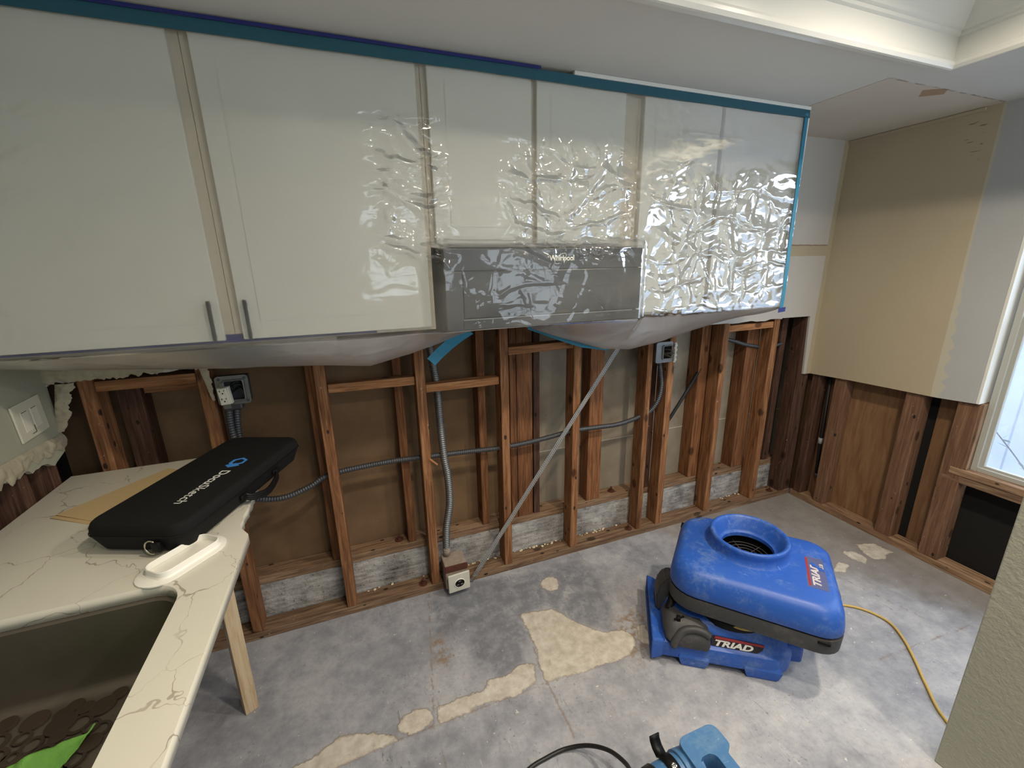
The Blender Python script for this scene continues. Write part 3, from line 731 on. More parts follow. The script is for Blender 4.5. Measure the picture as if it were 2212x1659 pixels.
ZB = 0.2555; ZBT = 1.62
BACK = [(-3.66, 0.075, 'dark back stud seen above the left end of the counter'),
        (-3.02, 0.045, 'back stud tight behind the first nail-scarred stud right of the counter'),
        (-2.657, 0.040, 'thin back stud in the bay below the left wooden block'),
        (-2.253, 0.040, 'back stud in the bay right of the vertical conduit'),
        (-2.083, 0.036, 'narrow left piece of the triple back studs'),
        (-2.018, 0.088, 'wide knotty middle piece of the triple back studs'),
        (-1.949, 0.036, 'dark right piece of the triple back studs'),
        (-1.578, 0.090, 'back stud behind the diagonal strap, above the rusty bolt'),
        (-1.205, 0.070, 'dark back stud behind the junction box studs'),
        (-0.800, 0.110, 'wide back stud behind the chipped-edge stud'),
        (-0.425, 0.105, 'back stud left of the last front stud'),
        (-0.155, 0.050, 'back stud in the dark corner bay')]
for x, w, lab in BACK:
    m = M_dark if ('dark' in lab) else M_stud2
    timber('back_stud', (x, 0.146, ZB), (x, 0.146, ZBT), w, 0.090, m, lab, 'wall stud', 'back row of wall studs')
# blocking between the front studs
for (xa, za, xb, zb, lab) in [(-2.955, 1.142, -2.590, 1.137, 'dusty wooden block nailed between studs left of the vertical conduit'),
                              (-2.543, 1.092, -2.186, 1.092, 'light wooden block crossing just in front of the vertical conduit'),
                              (-2.139, 1.235, -1.784, 1.240, 'high wooden block above the triple back studs'),
                              (-0.745, 1.247, -0.386, 1.250, 'flat wooden block under the cut drywall at the right'),
                              (-3.712, 1.243, -3.407, 1.243, 'wooden block under the ragged plaster above the counter')]:
    timber('blocking', (xa, 0.042, za), (xb, 0.042, zb), 0.038, 0.070 if 'conduit' not in lab else 0.05, M_block, lab, 'wooden block', None, (0, 0, 1))
timber('blocking', (-3.62, 0.146, 1.202), (-3.40, 0.146, 1.202), 0.05, 0.05, M_block, 'second wooden block set further back above the counter', 'wooden block', None, (0, 0, 1))

# right wall studs
for y0, y1, z1, lab in [(-0.233, -0.168, 0.92, 'right wall stud beside the black pipe'),
                        (-0.625, -0.545, 0.925, 'right wall stud next to the dark gap in the sheathing'),
                        (-0.85, -0.765, 0.93, 'dark right wall stud at the edge of the window'),
                        (-1.32, -1.28, 0.51, 'short right wall stud under the window sill')]:
    timber('side_stud', (0.047, (y0+y1)/2, ZS), (0.047, (y0+y1)/2, z1), y1-y0, 0.088, M_side, lab, 'wall stud', 'right wall studs', (0, 1, 0))
timber('side_stud', (0.047, -0.05, ZS), (0.047, -0.05, 0.91), 0.05, 0.088, M_dark, 'right wall stud in the corner under the cream wall', 'wall stud', 'right wall studs', (0, 1, 0))
# left wall studs
for y, lab in [(-0.07, 'dark left wall stud nearest the corner, under the broken plaster'), (-0.21, 'dark left wall stud below the double switch plate'), (-0.47, 'left wall stud further along the counter end')]:
    timber('side_stud', (-3.893, y, 0.0), (-3.893, y, 2.2), 0.042, 0.088, M_dark, lab, 'wall stud', 'left wall studs', (0, 1, 0))

# black pipe in the right wall
pb = empty('iron_pipe', (0.045, -0.125, 0.2)); tag(pb, 'black iron pipe with a white coupling standing in the right wall', 'pipe')
tube('pipe', [(0, -0.012, 0), (0, 0.0, 0.25), (0, 0.012, 0.73)], 0.0105, M_pipe, pb)
tube('coupling', [(0, 0.0, 0.235), (0, 0.001, 0.275)], 0.0145, plain('white_coupling', srgb(170, 172, 172), .6, .3, 0, .25, 60), pb)
tube('end_cap', [(0, -0.013, -0.012), (0, -0.012, 0.02)], 0.0135, M_galvd, pb)

# perforated diagonal strap brace
def strap():
    a, b = Vector((-2.385, -0.012, 0.012)), Vector((-1.51, -0.012, 1.226)); L = (b-a).length
    N = NT('perforated_zinc_strap'); v = N.obj(); s = N.n('ShaderNodeSeparateXYZ', {0: v})
    fx = N.math('SUBTRACT', N.math('FRACT', N.math('MULTIPLY', s.outputs[0], 95.0)), 0.5)
    fz = N.math('SUBTRACT', N.math('FRACT', N.math('MULTIPLY_ADD', s.outputs[2], 95.0, N.math('MULTIPLY', N.math('FLOOR', N.math('MULTIPLY', s.outputs[0], 95.0)), 0.5))), 0.5)
    d = N.math('SQRT', N.math('ADD', N.math('MULTIPLY', fx, fx), N.math('MULTIPLY', fz, fz)))
    n = N.noise(v, 12, 5, .7)
    c = N.mix(n, srgb(112, 112, 112), srgb(186, 186, 182))
    lowr = N.math('MULTIPLY', N.ss(s.outputs[2], 0.1, 0.0), N.ss(N.noise(v, 40, 4), .35, .6))
    c = N.mix(lowr, c, srgb(110, 76, 56))
    c = N.mix(N.ss(d, 0.2, 0.3, 0.9, 0), c, srgb(40, 38, 38))
    m = N.fin(c, 0.55, 0.4, 0.3)
    o = beam('perforated_strap', a, b, 0.024, 0.002, m, None, 0.0004, (1, 0, -0.72))
    tag(o, 'perforated metal strap running diagonally across the studs to the floor', 'strap')
strap()

# ------------------------------------------------------------------ conduits and boxes
r = tag(empty('flexible_conduit', (-2.49, 0.045, 0.2)), 'light grey flexible conduit rising from the floor outlet', 'conduit')
def wflex(name, pts, rad, mat, parent):
    o = flex(name, [Vector(p)-parent.location for p in pts], rad, mat, parent); return o
wflex('conduit', [(-2.497, 0.035, 0.205), (-2.488, 0.04, 0.33), (-2.462, 0.045, 0.47), (-2.463, 0.047, 0.62), (-2.474, 0.05, 0.72), (-2.477, 0.078, 0.90), (-2.478, 0.088, 1.05), (-2.492, 0.080, 1.2), (-2.505, 0.07, 1.3)], 0.0165, M_galv, r)
tube('coupling', [Vector((-2.497, 0.032, 0.18))-r.location, Vector((-2.496, 0.036, 0.222))-r.location], 0.019, M_rust, r)

r = tag(empty('flexible_conduit', (-2.2, 0.045, 0.73)), 'long dark flexible conduit threaded sideways through the studs', 'conduit')
wflex('conduit', [(-3.42, 0.03, 0.80), (-3.32, 0.01, 0.715), (-3.20, 0.01, 0.682), (-3.09, 0.03, 0.70), (-2.99, 0.05, 0.735), (-2.75, 0.065, 0.742), (-2.57, 0.06, 0.738), (-2.37, 0.063, 0.727), (-2.16, 0.048, 0.722),
                  (-1.95, 0.04, 0.735), (-1.76, 0.042, 0.752), (-1.6, 0.05, 0.745), (-1.46, 0.05, 0.742), (-1.33, 0.045, 0.766), (-1.25, 0.035, 0.80), (-1.205, 0.028, 0.87), (-1.192, 0.028, 0.95), (-1.205, 0.03, 1.03), (-1.218, 0.032, 1.098)], 0.0115, M_galvd, r)

def outlet_left():
    t = tag(empty('outlet_box', (-3.292, 0.02, 1.184)), 'open metal box with an off-white duplex receptacle pulled out, above the case', 'outlet box')
    bm = bmesh.new()
    outer = rrect(0.112, 0.116, 0.012, 4); inner = rrect(0.062, 0.076, 0.004, 4, 0.006, 0.0)
    o = flat_fill('mud_ring', [outer, inner], 0.004, M_galv, t); frame(o, (0, -0.022, 0), (1, 0, 0), (0, 0, 1))
    bm = bmesh.new()
    for a, b in [((-.052, 0), (-.049, 1)), ((.049, 0), (.052, 1))]: add_box(bm, (a[0], -0.02, -.052), (b[0], 0.03, .052))
    for z in (-.052, .049): add_box(bm, (-.049, -0.02, z), (.049, 0.03, z+.003))
    add_box(bm, (-.049, 0.027, -.049), (.049, 0.03, .049))
    link('box_body', bm_mesh(bm, 'box_body'), M_galvd, t)
    bm = bmesh.new()
    loft_into(bm, [[(x, -0.028, y) for x, y in rrect(.072, .086, .008, 4, .006, 0)], [(x, -0.034, y) for x, y in rrect(.070, .084, .008, 4, .006, 0)], [(x, -0.034, y) for x, y in rrect(.062, .076, .005, 4, .006, 0)], [(x, -0.022, y) for x, y in rrect(.062, .076, .005, 4, .006, 0)]], False, False)
    link('raised_ring', bm_mesh(bm, 'raised_ring'), M_galv, t)
    for (x, z) in [(-.042, .046), (.044, .046), (.044, -.046)]:
        tube('screw', [(x, -0.026, z), (x, -0.0235, z)], 0.0055, M_galvd, t)
    # receptacle hanging out, turned
    rc = empty('receptacle', (0, 0, 0)); rc.parent = t; frame(rc, (-0.026, -0.052, -0.014), (1, -0.12, 0.08), (-0.10, 0.0, 1))
    rc['label'] = 'off-white duplex receptacle hanging out of its box'
    bm = bmesh.new(); add_box(bm, (-.0165, -.033, 0.0), (.0165, .033, .008), .0025)
    link('face', bm_mesh(bm, 'face'), M_offw, rc)
    bm = bmesh.new(); add_box(bm, (-.02, -.034, -.022), (.02, .034, -0.001), .002)
    link('body', bm_mesh(bm, 'body'), M_offw, rc)
    bm = bmesh.new()
    for s in (0.019, -0.013):
        add_box(bm, (-.0085, s, .0078), (-.0065, s+.008, .0084)); add_box(bm, (-.011, s+.003, .0078), (-.0065, s+.005, .0084)); add_box(bm, (.0055, s+.001, .0078), (.0075, s+.007, .0084)); add_box(bm, (.0055, s+.0055, .0078), (.0092, s+.007, .0084))
        loft_into(bm, lathe_loops([(.0028, .0078), (.0028, .0084)], 12, 0, s-.006))
    link('slots', bm_mesh(bm, 'slots'), M_slot, rc)
    bm = bmesh.new(); add_box(bm, (-.006, .0, .0075), (.006, .004, .0092), .0008); add_box(bm, (-.006, -.0055, .0075), (.006, -.0015, .0092), .0008)
    link('test_buttons', bm_mesh(bm, 'test_buttons'), M_white, rc)
    for y0, y1, w in ((.033, .052, .008), (-.052, -.033, .013)):
        bm = bmesh.new(); add_box(bm, (-w, y0, -.002), (w, y1, 0), .001); link('mounting_ear', bm_mesh(bm, 'mounting_ear'), M_galv, rc)
    bm = bmesh.new(); rnd = random.Random(3)
    for k in range(4):
        tube_into(bm, catmull([(-.02+.008*k, -.03, -.02+.01*k), (0.0+rnd.uniform(-.01, .015), -.018, -.01+.012*k), (.02, 0.0, rnd.uniform(-.03, .03)), (.03, .02, rnd.uniform(-.03, .03))], 6), .0018, 6)
    link('wires', bm_mesh(bm, 'wires'), M_slot, t)
    # connector and the two conduits going down behind the case
    bm = bmesh.new(); add_box(bm, (-.045, -.015, -.085), (.02, .028, -.053), .008)
    link('connector', bm_mesh(bm, 'connector'), M_galvd, t)
    flex('conduit', [(-.034, .002, -.08), (-.038, .002, -.14), (-.036, .0, -.20), (-.028, -.004, -.27), (-.03, -.002, -.45)], 0.0125, M_galvd, t)
    flex('conduit', [(-.008, .012, -.08), (-.016, .014, -.14), (-.022, .02, -.22), (-.024, .022, -.40)], 0.0115, M_galvd, t)
outlet_left()

def outlet_floor():
    t = tag(empty('outlet_box', (-2.468, 0.0, 0.042)), 'rusty floor-level range outlet box with a square white cover, beside the strap', 'outlet box')
    bm = bmesh.new(); add_box(bm, (-.058, -0.062, 0.0), (.055, 0.055, .128), .005)
    link('box_body', bm_mesh(bm, 'box_body'), M_rust, t)
    bm = bmesh.new(); add_box(bm, (-.060, -0.066, 0.1), (.055, -0.058, .134), .002)
    link('rusted_rim', bm_mesh(bm, 'rusted_rim'), M_rustd, t)
    o = empty('cover_plate', (0, 0, 0)); o.parent = t; frame(o, (0.004, -0.076, 0.046), (1, 0.03, 0.03), (-0.03, -0.10, 1))
    bm = bmesh.new(); add_box(bm, (-.056, -.056, 0), (.056, .056, .010), .004)
    link('plate', bm_mesh(bm, 'plate'), plain('stained_white_cover', srgb(206, 204, 190), .5, .4, 0, .12, 25), o)
    bm = bmesh.new(); loft_into(bm, lathe_loops([(.028, .009), (.0275, .0125), (.0245, .0125), (.024, .0105)], 32, 0.002, -0.004), False, False)
    link('socket_ring', bm_mesh(bm, 'socket_ring'), M_white, o)
    bm = bmesh.new(); loft_into(bm, lathe_loops([(.0245, .010), (.0245, .0118), (.0005, .0118)], 32, 0.002, -0.004))
    link('socket_face', bm_mesh(bm, 'socket_face'), M_slot, o)
    bm = bmesh.new()
    for a in (90, 215, 325):
        c = math.cos(math.radians(a))*.013+.002; s = math.sin(math.radians(a))*.013-.004
        add_box(bm, (c-.0065, s-.0022, .0118), (c+.0065, s+.0022, .0124), .0004)
    link('socket_slots', bm_mesh(bm, 'socket_slots'), M_chrome, o)
outlet_floor()

def outlet_right():
    t = tag(empty('outlet_box', (-1.232, 0.03, 1.155)), 'open grey junction box with loose wires high on the right studs', 'outlet box')
    bm = bmesh.new()
    add_box(bm, (-.050, -.05, -.055), (-.047, .03, .055)); add_box(bm, (.047, -.05, -.055), (.050, .03, .055))
    add_box(bm, (-.047, -.05, -.055), (.047, .03, -.052)); add_box(bm, (-.047, -.05, .052), (.047, .03, .055)); add_box(bm, (-.047, .027, -.052), (.047, .03, .052))
    link('box_body', bm_mesh(bm, 'box_body'), M_galv, t)
    o = flat_fill('mud_ring', [rrect(.112, .116, .012, 4), rrect(.056, .070, .004, 4, .016, 0)], .003, M_galv, t); frame(o, (0, -.052, 0), (1, 0, 0), (0, 0, 1))
    bm = bmesh.new(); loft_into(bm, [[(x, -0.053, y) for x, y in rrect(.068, .082, .008, 4, .016, 0)], [(x, -0.062, y) for x, y in rrect(.064, .078, .008, 4, .016, 0)], [(x, -0.062, y) for x, y in rrect(.056, .070, .005, 4, .016, 0)], [(x, -0.050, y) for x, y in rrect(.056, .070, .005, 4, .016, 0)]], False, False)
    link('raised_ring', bm_mesh(bm, 'raised_ring'), M_galv, t)
    bm = bmesh.new(); rnd = random.Random(5)
    for k in range(5):
        tube_into(bm, catmull([(.0+.006*k, .02, -.02+.01*k), (.02+rnd.uniform(-.01, .01), -.03, rnd.uniform(-.02, .02)), (.03+rnd.uniform(-.01, .02), -.075, rnd.uniform(-.035, .01)), (.05, -.065, rnd.uniform(-.04, .0)), (.03, -.03, -.01)], 6), .002, 6)
    link('wires', bm_mesh(bm, 'wires'), plain('grey_wire', srgb(120, 116, 106), .5, .4), t)
    bm = bmesh.new(); add_box(bm, (.062, -.058, -.062), (.078, -.054, .05), .001)
    for z in (-.045, -.02, .01, .035): loft_into(bm, [[(.070+.009*math.cos(k*PI/5), -.060-.003*j, z+.009*math.sin(k*PI/5)) for k in range(10)] for j in (0, 1)])
    link('hanging_yoke', bm_mesh(bm, 'hanging_yoke'), plain('painted_white_metal', srgb(190, 188, 182), .5, .4, 0, .2, 80), t)
outlet_right()

# far, dark items in the rear bays
r = tag(empty('flexible_conduit', (-0.94, 0.13, 0.8)), 'dark cable slanting behind the studs right of the junction box', 'conduit')
tube('cable', [Vector(p)-r.location for p in catmull([(-1.09, 0.15, 0.60), (-1.03, 0.12, 0.69), (-0.84, 0.11, 0.985), (-0.74, 0.13, 1.14)], 8)], 0.010, M_pipe, r)
r = tag(empty('flexible_conduit', (-0.5, 0.09, 1.12)), 'dark cable stub crossing behind the last front studs near the top', 'conduit')
flex('cable', [Vector(p)-r.location for p in [(-0.72, 0.094, 1.18), (-0.6, 0.092, 1.15), (-0.52, 0.093, 1.125), (-0.43, 0.094, 1.105), (-0.30, 0.094, 1.085), (-0.18, 0.094, 1.10)]], 0.010, M_galvd, r)

# bolts in the plates, crumbs of plaster
def bolt(x, y, z, lab):
    t = tag(empty('anchor_bolt', (x, y, z)), lab, 'bolt', 'anchor bolts in the plates')
    loft('washer', lathe_loops([(.022, 0), (.022, .003), (.001, .003)], 20), M_rustd, t)
    loft('nut', lathe_loops([(.012, .003), (.012, .013), (.001, .013)], 6), M_rustd, t)
    tube('threaded_end', [(0, 0, .010), (0, 0, .03)], .006, M_rustd, t)
for b in [(-1.42, 0.146, 0.2555, 'rusty anchor bolt on the curb plate below the far diagonal strap end'), (-0.16, 0.03, 0.042, 'rusty anchor bolt in the floor plate near the corner'),
          (-1.36, 0.03, 0.042, 'rusty anchor bolt in the floor plate left of the thin stud'), (-2.63, 0.03, 0.042, 'rusty anchor bolt at the foot of the stud left of the floor outlet'), (-2.72, 0.146, 0.2555, 'rusty anchor bolt on the curb plate in the left bays')]: bolt(*b)
def crumbs():
    bm = bmesh.new(); rnd = random.Random(11)
    for x0, x1, n in [(-2.13, -1.8, 26), (-1.74, -1.40, 16), (-2.40, -2.2, 9), (-0.75, -0.4, 8), (-2.93, -2.6, 8)]:
        for k in range(n):
            c = Vector((rnd.uniform(x0, x1), rnd.uniform(0.072, 0.092), 0.0435)); s = rnd.uniform(.003, .008)
            t = bmesh.new(); bmesh.ops.create_icosphere(t, subdivisions=1, radius=s)
            for v in t.verts: v.co = Vector((v.co.x*rnd.uniform(.7, 1.4), v.co.y*rnd.uniform(.7, 1.3), max(-.002, v.co.z*.7)))+c
            tm = bpy.data.meshes.new('t'); t.to_mesh(tm); t.free(); bm.from_mesh(tm); bpy.data.meshes.remove(tm)
    tag(link('plaster_crumbs', bm_mesh(bm, 'plaster_crumbs'), plain('crumb', srgb(214, 200, 170), .9, .2)), 'pale crumbs of plaster scattered along the floor plate', 'debris', None, 'stuff')
crumbs()
def splinter():
    tag(beam('wood_splinter', (-2.553, -0.006, 0.752), (-2.52, -0.02, 0.722), 0.008, 0.003, M_block, None, 0.0008), 'small wood splinter sticking off the stud beside the crossing conduits', 'splinter')
splinter()

# double blank plate on the left plaster
def plate_left():
    t = tag(empty('switch_plate', (XL+0.001, -0.138, 1.19)), 'painted-over double outlet plate on the pale left wall', 'outlet plate')
    frame(t, (XL+0.0005, -0.138, 1.19), (0, 1, 0.06), (0, -0.06, 1))
    bm = bmesh.new(); add_box(bm, (-.069, -.06, 0), (.069, .06, .006), .003)
    link('plate', bm_mesh(bm, 'plate'), plain('overpainted_plate', srgb(206, 204, 184), .5, .35, 0, .06, 20), t)
    for cx, s in ((-.023, 1), (.023, 1)):
        bm = bmesh.new(); add_box(bm, (cx-.0165, -.034, .0055), (cx+.0165, .034, .0075), .001)
        link('insert', bm_mesh(bm, 'insert'), M_offw, t)
    for cx in (-.023, .023):
        bm = bmesh.new(); add_box(bm, (cx-.014, .030, .0072), (cx+.012, .0318, .0078)); add_box(bm, (cx-.012, .026, .0070), (cx+.010, .0310, .0074)); link('paint_crack', bm_mesh(bm, 'paint_crack'), M_rustd, t)
    bm = bmesh.new()
    for a, b in [((-.018, -.046), (.002, -.0445)), ((.0005, -.046), (.002, -.022))]: add_box(bm, (a[0], a[1], .0070), (b[0], b[1], .0078))
    link('paint_crack', bm_mesh(bm, 'paint_crack'), M_rustd, t)
plate_left()

# ------------------------------------------------------------------ upper cabinets, microwave (behind the sheet)
CZ0, CZ1, CYF = 1.412, 2.272, -0.318
def cabinet(x0, x1, z0, doors, label, pulls=()):
    t = tag(empty('wall_cabinet', ((x0+x1)/2, -0.16, z0)), label, 'cabinet', 'white wall cabinets under the plastic sheet')
    L = t.location
    bm = bmesh.new(); add_box(bm, Vector((x0+.0005, CYF, z0))-L, Vector((x1-.0005, -0.014, CZ1))-L, .0015)
    link('body', bm_mesh(bm, 'body'), plain('cabinet_face_frame', srgb(206, 196, 178), .45, .35, 0, .01) , t)
    for (a, b) in doors:
        bm = bmesh.new(); add_box(bm, Vector((a, CYF-.020, z0+.012))-L, Vector((b, CYF-.0004, CZ1-.012))-L, .002)
        for q in [((a+.055, z0+.067), (b-.055, CZ1-.067))]:
            add_box(bm, Vector((q[0][0], CYF-.0215, q[0][1]))-L, Vector((q[1][0], CYF-.0195, q[1][1]))-L, .001)
        link('door', bm_mesh(bm, 'door'), M_cab, t)
    for px in pulls:
        p = bmesh.new(); add_box(p, (px-L.x-.005, CYF-.040-L.y, .015), (px-L.x+.005, CYF-.030-L.y, .135), .002)
        for z in (.028, .122): add_box(p, (px-L.x-.004, CYF-.032-L.y, z-.004), (px-L.x+.004, CYF-.019-L.y, z+.004))
        link('pull', bm_mesh(p, 'pull'), M_black2, t)
cabinet(-3.829, -3.18, CZ0, [(-3.815, -3.205)], 'white cabinet at the far left behind plastic, dark pull at its lower right', [-3.228])
cabinet(-3.18, -2.54, CZ0, [(-3.155, -2.558)], 'white cabinet left of microwave behind plastic, dark pull at its lower left', [-3.132])
cabinet(-2.54, -1.70, 1.70, [(-2.522, -2.160), (-2.140, -1.772)], 'short white two-door cabinet above the black microwave behind the plastic')
cabinet(-1.70, -0.815, CZ0, [(-1.745+.06, -1.302), (-1.282, -0.835)], 'white two-door cabinet right of the microwave behind the plastic')

def microwave():
    x0, x1, z0, z1, yf = -2.515, -1.702, 1.412, 1.693, -0.398
    t = tag(empty('microwave', ((x0+x1)/2, -0.2, z0)), 'black over-range microwave showing through the plastic sheet', 'microwave'); L = t.location
    bm = bmesh.new(); add_box(bm, Vector((x0, yf+.02, z0))-L, Vector((x1, -.015, z1))-L, .003)
    link('body', bm_mesh(bm, 'body'), M_black, t)
    def p(name, a, b, mat, y0, y1, bev=.002):
        bm = bmesh.new(); add_box(bm, Vector((a[0], y0, a[1]))-L, Vector((b[0], y1, b[1]))-L, bev); return link(name, bm_mesh(bm, name), mat, t)
    p('vent_panel', (x0, z1-.075), (x1, z1), M_black2, yf-.002, yf+.02)
    d = p('door', (x0+.065, z0+.04), (x1, z1-.078), M_black, yf, yf+.02)
    p('side_trim', (x0, z0), (x0+.062, z1-.078), M_black2, yf-.001, yf+.02)
    p('bottom_trim', (x0+.06, z0), (x1, z0+.034), M_black2, yf-.003, yf+.02)
    bm = bmesh.new(); add_box(bm, Vector((x0+.06, yf-.005, z0+.034))-L, Vector((x1-.04, yf, z0+.038))-L)
    link('bright_strip', bm_mesh(bm, 'bright_strip'), M_galv, t)
    o = text_mesh('brand_lettering', 'Whirlpool', 0.027, M_letter, t, 0.0004, 0.0006, 0.92, 0, 'LEFT')
    frame(o, Vector((-2.118, yf-.0028, 1.648))-L, (1, 0, 0), (0, 0, 1))
    bm = bmesh.new(); pts = [(.046+.021*math.cos(a)*1.1+.006*math.sin(a), .007+.017*math.sin(a)+.008*math.cos(a), 0) for a in [k*PI/14-0.6 for k in range(25)]]
    tube_into(bm, pts, .0011, 6)
    o = link('swoosh', bm_mesh(bm, 'swoosh'), M_letter, t); frame(o, Vector((-2.118, yf-.0028, 1.648))-L, (1, 0, 0), (0, 0, 1))
microwave()

# ------------------------------------------------------------------ the plastic sheet and its tape
def sstep(a, b, v):
    t = min(1, max(0, (v-a)/(b-a))) if a != b else float(v >= a); return t*t*(3-2*t)
SAGX = [-3.83, -3.618, -3.374, -3.17, -3.02, -2.78, -2.636, -2.52, -2.424, -2.38, -2.11, -2.093, -1.91, -1.736, -1.606, -1.417, -1.248, -1.04, -0.80]
SAGZ = [1.372, 1.345, 1.322, 1.307, 1.297, 1.273, 1.301, 1.338, 1.376, 1.400, 1.400, 1.365, 1.30, 1.248, 1.237, 1.261, 1.302, 1.341, 1.362]
def film_front(x, z):
    base = -0.362+0.014*sstep(1.5, 2.27, z)
    inx = sstep(-2.60, -2.512, x)*(1-sstep(-1.706, -1.655, x)); inz = 1-sstep(1.692, 1.73, z)
    y = base-(0.4065-0.362)*inx*inz
    n = mnoise.noise(Vector((x*2.2, z*3.0, 1.7)))
    y -= 0.003*n*(1-0.9*inx*inz)
    # slack folds: diagonal on the left, finer on the right
    wl = sstep(-2.9, -3.3, x)*sstep(2.2, 1.9, z)
    if wl > 0: y -= 0.011*wl*mnoise.noise(Vector((x*5+z*3, z*13-x*3.5, 4)))
    wr = sstep(-1.66, -1.45, x)*sstep(2.0, 1.8, z)
    if wr > 0: y -= 0.0045*wr*mnoise.noise(Vector((x*12-z*5, z*14+x*6, 9)))
    return y
def blob(x, z, x0, x1, z0, z1, e=0.08):
    return sstep(x0-e, x0+e, x)*(1-sstep(x1-e, x1+e, x))*sstep(z0-e, z0+e, z)*(1-sstep(z1-e, z1+e, z))
def film():
    x0, x1 = -3.826, -0.812; nx, nf, nb = 380, 120, 34
    co = []; cr = []; mk = []; cl = []
    for i in range(nx+1):
        x = x0+(x1-x0)*i/nx
        zs = float(np.interp(x, SAGX, SAGZ))
        for j in range(nf+1):
            z = 2.262-(2.262-1.409)*j/nf
            co.append((x, film_front(x, z), z))
            c = 0.02
            c = max(c, 0.95*blob(x, z, -2.72, -2.49, 1.64, 2.10, .05), 0.95*blob(x, z, -2.26, -1.74, 1.66, 2.04, .08), 1.0*blob(x, z, -1.62, -0.84, 1.45, 1.95, .12), 0.16*blob(x, z, -3.83, -3.0, 1.45, 2.05, .15), 0.14*blob(x, z, -2.45, -1.75, 1.42, 1.66, .04))
            cr.append(c); mk.append(0.0); cl.append(sstep(-2.56, -2.512, x)*(1-sstep(-1.706, -1.68, x))*(1-sstep(1.685, 1.705, z)))
        yb = film_front(x, 1.409); zw = min(1.40, max(zs-0.004, 1.30))
        for j in range(1, nb+1):
            t = j/nb; yv = yb+(-0.362-yb)*sstep(0, 0.3, t); y = yv+(-0.034-yv)*t
            if t < 0.5: z = 1.409+(zs-1.409)*math.sin(t/0.5*PI/2)
            else: z = zs+(zw-zs)*(1-math.cos((t-0.5)/0.5*PI/2))
            z += 0.005*mnoise.noise(Vector((x*7, y*12, 3)))*math.sin(PI*t)
            co.append((x, y, z)); cr.append(0.08); mk.append(0.32); cl.append(0.0)
    m = nf+nb+1; idx = np.arange((nx+1)*m).reshape(nx+1, m)
    q = np.stack([idx[:-1, :-1], idx[1:, :-1], idx[1:, 1:], idx[:-1, 1:]], -1).reshape(-1, 4)
    me = bpy.data.meshes.new('plastic_sheet'); me.from_pydata(co, [], q.tolist())
    at = me.attributes.new('crinkle', 'FLOAT', 'POINT'); at.data.foreach_set('value', np.array(cr, np.float32))
    at = me.attributes.new('cling', 'FLOAT', 'POINT'); at.data.foreach_set('value', np.array(cl, np.float32))
    at = me.attributes.new('milky', 'FLOAT', 'POINT'); at.data.foreach_set('value', np.array(mk, np.float32))
    me.polygons.foreach_set('use_smooth', [True]*len(me.polygons))
    tag(link('plastic_sheet', me, M_film), 'crinkled clear plastic sheeting taped over the wall cabinets and microwave', 'plastic sheet')
film()
def strip_tape(name, pts, w_dir, w, mat, label, thick=0.0008):
    """ribbon along points, width w along w_dir"""
    bm = bmesh.new(); wd_ = Vector(w_dir).normalized(); rows = []
    for k, p in enumerate(pts):
        p = Vector(p); t = (Vector(pts[min(k+1, len(pts)-1)])-Vector(pts[max(k-1, 0)])).normalized(); n = t.cross(wd_).normalized()*thick
        rows.append([bm.verts.new(p), bm.verts.new(p+wd_*w), bm.verts.new(p+wd_*w+n), bm.verts.new(p+n)])
    for a, b in zip(rows, rows[1:]):
        for k in range(4): bm.faces.new((a[k], a[(k+1) % 4], b[(k+1) % 4], b[k]))
    bm.faces.new(rows[0]); bm.faces.new(rows[-1][::-1])
    return tag(link(name, bm_mesh(bm, name), mat), label, 'tape')
tp = [(x, film_front(x, 2.245)-0.003+0.0012*mnoise.noise(Vector((x*6, 0, 2))), 2.243+0.0018*mnoise.noise(Vector((x*4, 3, 0)))) for x in np.linspace(-3.828, -0.808, 120)]
strip_tape('masking_tape', tp, (0, 0.10, 1), 0.034, M_tape, 'long blue masking tape holding the plastic sheet along the ceiling')
tn = [(x, film_front(x, 2.255)-0.004, 2.276) for x in np.linspace(-3.828, -2.13, 40)]
strip_tape('masking_tape', tn, (0, 0.05, 1), 0.010, M_navy, 'thin navy edge of tape above the long blue tape on the left')
vt = [(-0.838+0.0025*mnoise.noise(Vector((0, 0, z*5))), film_front(-0.83, z)-0.003, z) for z in np.linspace(1.385, 2.262, 40)]
strip_tape('masking_tape', vt, (1, 0, 0), 0.021, M_tape2, 'vertical blue tape down the right edge of the plastic sheet')
strip_tape('masking_tape', [(-0.850, film_front(-0.83, 1.385)-0.004, 1.383), (-0.802, film_front(-0.83, 1.385)-0.004, 1.387)], (0, 0, 1), 0.022, M_navy, 'short navy tape tab at the lower right corner of the sheet')
strip_tape('masking_tape', [(-2.555, -0.155, 1.270), (-2.52, -0.150, 1.300), (-2.475, -0.15, 1.335), (-2.43, -0.16, 1.368), (-2.39, -0.17, 1.392)], (0.45, 0.05, -0.45), 0.046, M_tape2, 'crumpled blue tape end hanging left of the microwave bottom')
strip_tape('masking_tape', [(-2.10, -0.165, 1.392), (-2.03, -0.155, 1.365), (-1.93, -0.15, 1.325), (-1.82, -0.15, 1.285), (-1.70, -0.15, 1.262), (-1.675, -0.15, 1.258)], (-0.25, 0.0, -0.9), 0.032, M_tape2, 'blue tape strip under the sagging plastic right of the microwave bottom')
strip_tape('masking_tape', [(x, CYF-0.003, 1.414) for x in (-3.8, -3.3, -2.75)], (0, 0, 1), 0.026, M_navy, 'navy tape along the lower edge of the left cabinets behind the plastic')
